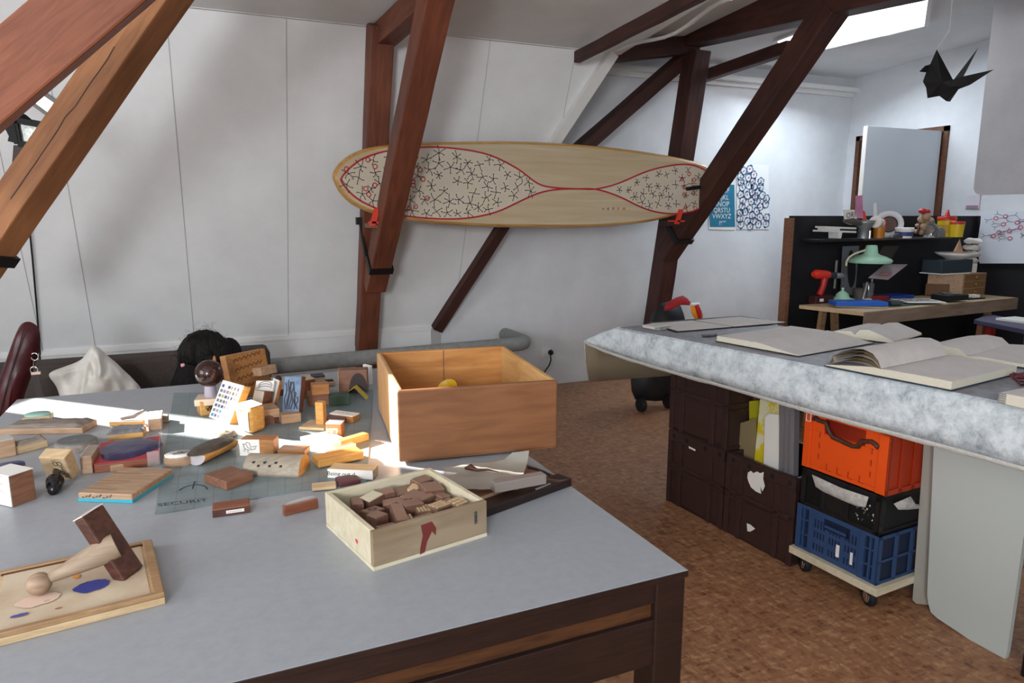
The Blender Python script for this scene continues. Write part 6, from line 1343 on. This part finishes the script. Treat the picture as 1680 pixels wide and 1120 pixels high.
# clothing
mb=MB(); rows=[]
for z,rx,ry,cy in ((.02,.24,.22,3.72),(.15,.20,.16,3.70),(.3,.17,.14,3.68),(.45,.19,.145,3.685),(.52,.185,.12,3.69),(.57,.10,.08,3.70),(.595,.068,.062,3.70)):
    rows.append([V((rx*math.cos(t),cy+ry*math.sin(t),z)) for t in [2*PI*i/24 for i in range(25)]])
mb.grid(rows); wb(mb,'jumper',M_shirt,o,subsurf=1)
for sg in (-1,1):
    mb=MB(); mb.tube([(sg*.14,3.70,.50),(sg*.20,3.76,.40),(sg*.22,3.80,.30),(sg*.17,3.90,.275),(sg*.13,3.94,.262)],[.075,.065,.058,.05,.042],14); wb(mb,'sleeve',M_shirt,o)
    mb=MB(); mb.tube([(sg*.10,3.72,.13),(sg*.24,3.92,.165),(sg*.10,3.94,.08)],[.12,.092,.06],14); wb(mb,'trouser_leg',mat('dark_trousers','#1a1c24',.9),o)
# face (turned away)
mb=MB(); mb.ball((.022,3.835,.765),.012,0,10,(.7,1,1.3)); wb(mb,'nose',M_skin,o)
for sg in (-1,1): mb=MB(); mb.ball((.02+sg*.032,3.815,.79),.010); wb(mb,'eye',M_white,o)
mb=MB(); mb.tube([(-.005,3.822,.735),(.02,3.828,.732),(.045,3.822,.735)],.005,6); wb(mb,'mouth',mat('lips','#7a4038',.5),o)
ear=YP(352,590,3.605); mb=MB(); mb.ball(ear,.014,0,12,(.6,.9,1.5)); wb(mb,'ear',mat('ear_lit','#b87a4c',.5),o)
# hair: cap plus tail, loose strands
mb=MB(); rows=[]; n=28
for i in range(13):
    t=PI*.72*i/12; row=[]
    for j in range(n+1):
        a=2*PI*j/n; d=V((math.sin(t)*math.cos(a),math.sin(t)*math.sin(a),math.cos(t)))
        q=hc+V((d.x*.118,d.y*.112,d.z*.122)); q+=d*(.016*noise.noise(d*3)+.010*noise.noise(d*8)+.006*noise.noise(d*20)); row.append(q)
    rows.append(row)
mb.grid(rows); wb(mb,'hair',M_hair,o)
mb=MB(); mb.tube([(-.06,3.63,.74),(-.085,3.61,.68),(-.04,3.58,.62),(.0,3.55,.55),(.02,3.56,.45)],[.07,.085,.10,.10,.05],14); wb(mb,'hair_tail',M_hair,o)
mb=MB(); q=YP(300,599,3.58); mb.lathe([(.006,-.009),(.009,-.006),(.009,.006),(.006,.009)],q,(1,0,.2),12); wb(mb,'hair_tie',mat('pink_tie','#d89aa8',.6),o)
mb=MB(); rn=random.Random(12)
for i in range(90):
    a=rn.uniform(0,2*PI); t=rn.uniform(.0,1.5); d=V((math.sin(t)*math.cos(a),math.sin(t)*math.sin(a),math.cos(t))); p=hc+V((d.x*.116,d.y*.11,d.z*.12)); tg=V((rn.uniform(-1,1),rn.uniform(-1,1),rn.uniform(-.4,.6))).normalized(); L=rn.uniform(.012,.035)
    mb.tube([p,p+d*L*.5+tg*L*.5,p+d*L*.75+tg*L*1.2,p+d*L*.5+tg*L*1.8],0.0004,3,cap=False)
for i in range(60):
    p=YP(rn.uniform(285,345),rn.uniform(575,630),3.60); mb.tube([p,p+V((rn.uniform(-.03,.03),-.015,rn.uniform(-.04,.03))),p+V((rn.uniform(-.04,.04),-.01,rn.uniform(-.07,.02)))],.0008,3,cap=False)
wb(mb,'loose_strands',M_hair,o)
mb=MB()
for i in range(420):
    a=rn.uniform(0,2*PI); t0=rn.uniform(0,.9); pts=[]
    for j in range(7):
        t=t0+.27*j; aa=a+.10*math.sin(j*.9+i)-.03*j; d=V((math.sin(t)*math.cos(aa),math.sin(t)*math.sin(aa),math.cos(t))); k=1.03+.035*noise.noise(d*6+V((i*.01,0,0)))
        q=hc+V((d.x*.118*k,d.y*.112*k,d.z*.122*k))
        if t>1.9: q=q.lerp(V((-.07,3.61,.68)),.5*(t-1.9))
        pts.append(q)
    mb.tube(pts,[.0022]*6+[.0008],4,cap=False)
wb(mb,'hair_locks',mat('hair_lock','#15120f',.65,spec=.3),o)
# maroon chair
cY=3.72; o=thing('leather_chair','maroon leather high backed chair with a strap and metal rings, left of the worktable','chair',(-.85,cY,0))
def cp(x,y,d=0): p=YP(x,y,cY); p.y+=d; return p
ol_=[cp(x,y) for x,y in osmooth([(-30,790),(-20,690),(-4,630),(12,585),(24,552),(33,533),(45,527),(57,531),(65,541),(66,565),(60,592),(50,622),(43,640),(36,662),(20,700),(5,790),(-30,790)],2)[:-1]]
mb=MB(); mb.puff(ol_,(-.15,-1,.2),.055,8,0,False,.5,.012); wb(mb,'backrest',M_leather,o,subsurf=1)
pts=[cp(x,y,-.062) for x,y in ((44,535),(38,560),(28,590),(18,625),(8,660),(0,700))]; mb=MB(); mb.tube(pts,.003,6); wb(mb,'seam',mat('dark_seam','#2a0e12',.5),o)
mb=MB(); mb.box(-1.12,-.72,3.55,4.0,.40,.47); wb(mb,'seat',M_leather,o,bevel=.02)
for x in (-1.10,-.76):
    for y in (3.57,3.96): mb=MB(); mb.tube([(x,y,0),(x,y,.40)],.016,10); wb(mb,'leg',M_black,o)
mb=MB()
for x,y in ((59,583),(58,605)):
    c=cp(x,y,-.03); mb.tube([c+V((.014*math.cos(t),0,.017*math.sin(t))) for t in [2*PI*i/12 for i in range(13)]],.003,6)
mb.tube([cp(58,588,-.03),cp(57,602,-.03)],.003,6); mb.pbox(cp(54,612,-.04),V((.035,0,.0)),V((0,.012,0)),V((0,0,.012))); wb(mb,'metal_rings',M_chrome,o)
mb=MB(); a,b=cp(59,612,-.03),cp(68,650,-.03); mb.beam(a,b,.028,.006,(0,1,0)); wb(mb,'strap',mat('dark_strap','#241417',.5),o)
# spotlight
o=thing('spotlight','black barn door floodlight with a silver reflector, upper left behind the brace','floodlight',YP(45,215,4.3)); Yl=4.3
def lp_(x,y,d=0): p=YP(x,y,Yl); p.y+=d; return p
mb=MB(); a,b,c,d_=lp_(22,196),lp_(72,205),lp_(70,240),lp_(30,236)
for p,q in ((a,b),(b,c),(c,d_),(d_,a)): mb.beam(p,q,.03,.03,(0,1,0))
mb.prism([a+V((0,.06,0)),b+V((0,.06,0)),c+V((0,.06,0)),d_+V((0,.06,0))],(0,.05,0)); wb(mb,'housing',M_black,o)
mb=MB(); mb.prism([p+V((0,.03,0)) for p in (a,b,c,d_)],(0,.01,0)); wb(mb,'reflector',mat('dull_reflector','#9a9c98',.25,.7,bump=.4,scale=30),o)
mb=MB(); mb.prism([lp_(10,212,-.02),lp_(13,203,-.02),lp_(23,196,-.02),lp_(31,236,-.02),lp_(14,232,-.02),lp_(16,224,-.02)],(0,.008,0)); mb.prism([lp_(22,196,-.0),lp_(30,184,-.05),lp_(46,190,-.05),lp_(60,203,0)],(0,.006,0)); wb(mb,'barn_door',M_black,o)
mb=MB(); p=lp_(48,220,.1); mb.tube([p,V((p.x,4.55,p.z+.02)),V((p.x,YK-KS*(p.z-ZK)-.0,p.z+.02))],.012,8); wb(mb,'bracket',M_iron,o)
pts=[SLP(x,y)+V((0,-.02,-.008)) for x,y in ((38,250),(46,340),(54,420),(60,490),(64,540),(66,570),(66,585))]+[YP(67,610,5.3)]
mb=MB(); mb.tube(pts,.005,8); tag(mb.build('power_cord',M_black),'thin black cord hanging down the white panelled wall at left','cord')
# ---------------- light ----------------
def area(name,loc,target,sx,sy,power,col):
    l=bpy.data.lights.new(name,'AREA'); l.shape='RECTANGLE'; l.size=sx; l.size_y=sy; l.energy=power; l.color=col
    o=bpy.data.objects.new(name,l); COL.objects.link(o); o.location=loc; d=V(target)-V(loc); o.rotation_euler=d.to_track_quat('-Z','Y').to_euler(); return o
area('left_window_light',(XL+.12,1.4,1.6),(2.5,2.8,1.2),1.5,1.1,44,(.96,.985,1))
area('window_behind_light',(-1.75,-2.45,1.9),(.5,4.2,1.6),.8,.8,165,(.95,.98,1))
area('skylight_light',(4.95,4.45,2.80),(4.7,3.6,0),.8,1.3,50,(.78,.90,1))
area('overhead_blue_fill',(3.6,-.6,2.95),(2.6,2.2,0),1.4,1.4,24,(.80,.90,1))  # added bluish fill from overhead, no skylight is built here
area('table_top_fill',(-1.0,-1.4,2.9),(.2,2.4,.7),1.4,1.0,6,(.93,.96,1))  # added weak fill aimed at the worktable, no roof window is built here
s=bpy.data.lights.new('sun','SUN'); s.energy=60; s.angle=.009; s.color=(1,.93,.82); so=bpy.data.objects.new('sun',s); COL.objects.link(so); so.rotation_euler=SUN.to_track_quat('-Z','Y').to_euler(); so.location=(-4,7,3)
w=bpy.data.worlds.new('sky'); bpy.context.scene.world=w; w.use_nodes=True; w.node_tree.nodes['Background'].inputs[0].default_value=(.75,.85,1,1); w.node_tree.nodes['Background'].inputs[1].default_value=.6
# ---------------- camera ----------------
cam=bpy.data.cameras.new('camera'); co=bpy.data.objects.new('camera',cam); COL.objects.link(co); co.location=CAM
cam.sensor_width=36; cam.lens=FPX/1680*36; cam.clip_start=.05; co.rotation_euler=(PI/2-PITCH,0,-YAW)
sc=bpy.context.scene; sc.camera=co
sc.view_settings.view_transform='Standard'; sc.view_settings.look='None'; sc.view_settings.exposure=-.27
sc.cycles.max_bounces=8; sc.cycles.transparent_max_bounces=12; sc.cycles.use_denoising=True
sc.cycles.sample_clamp_indirect=6
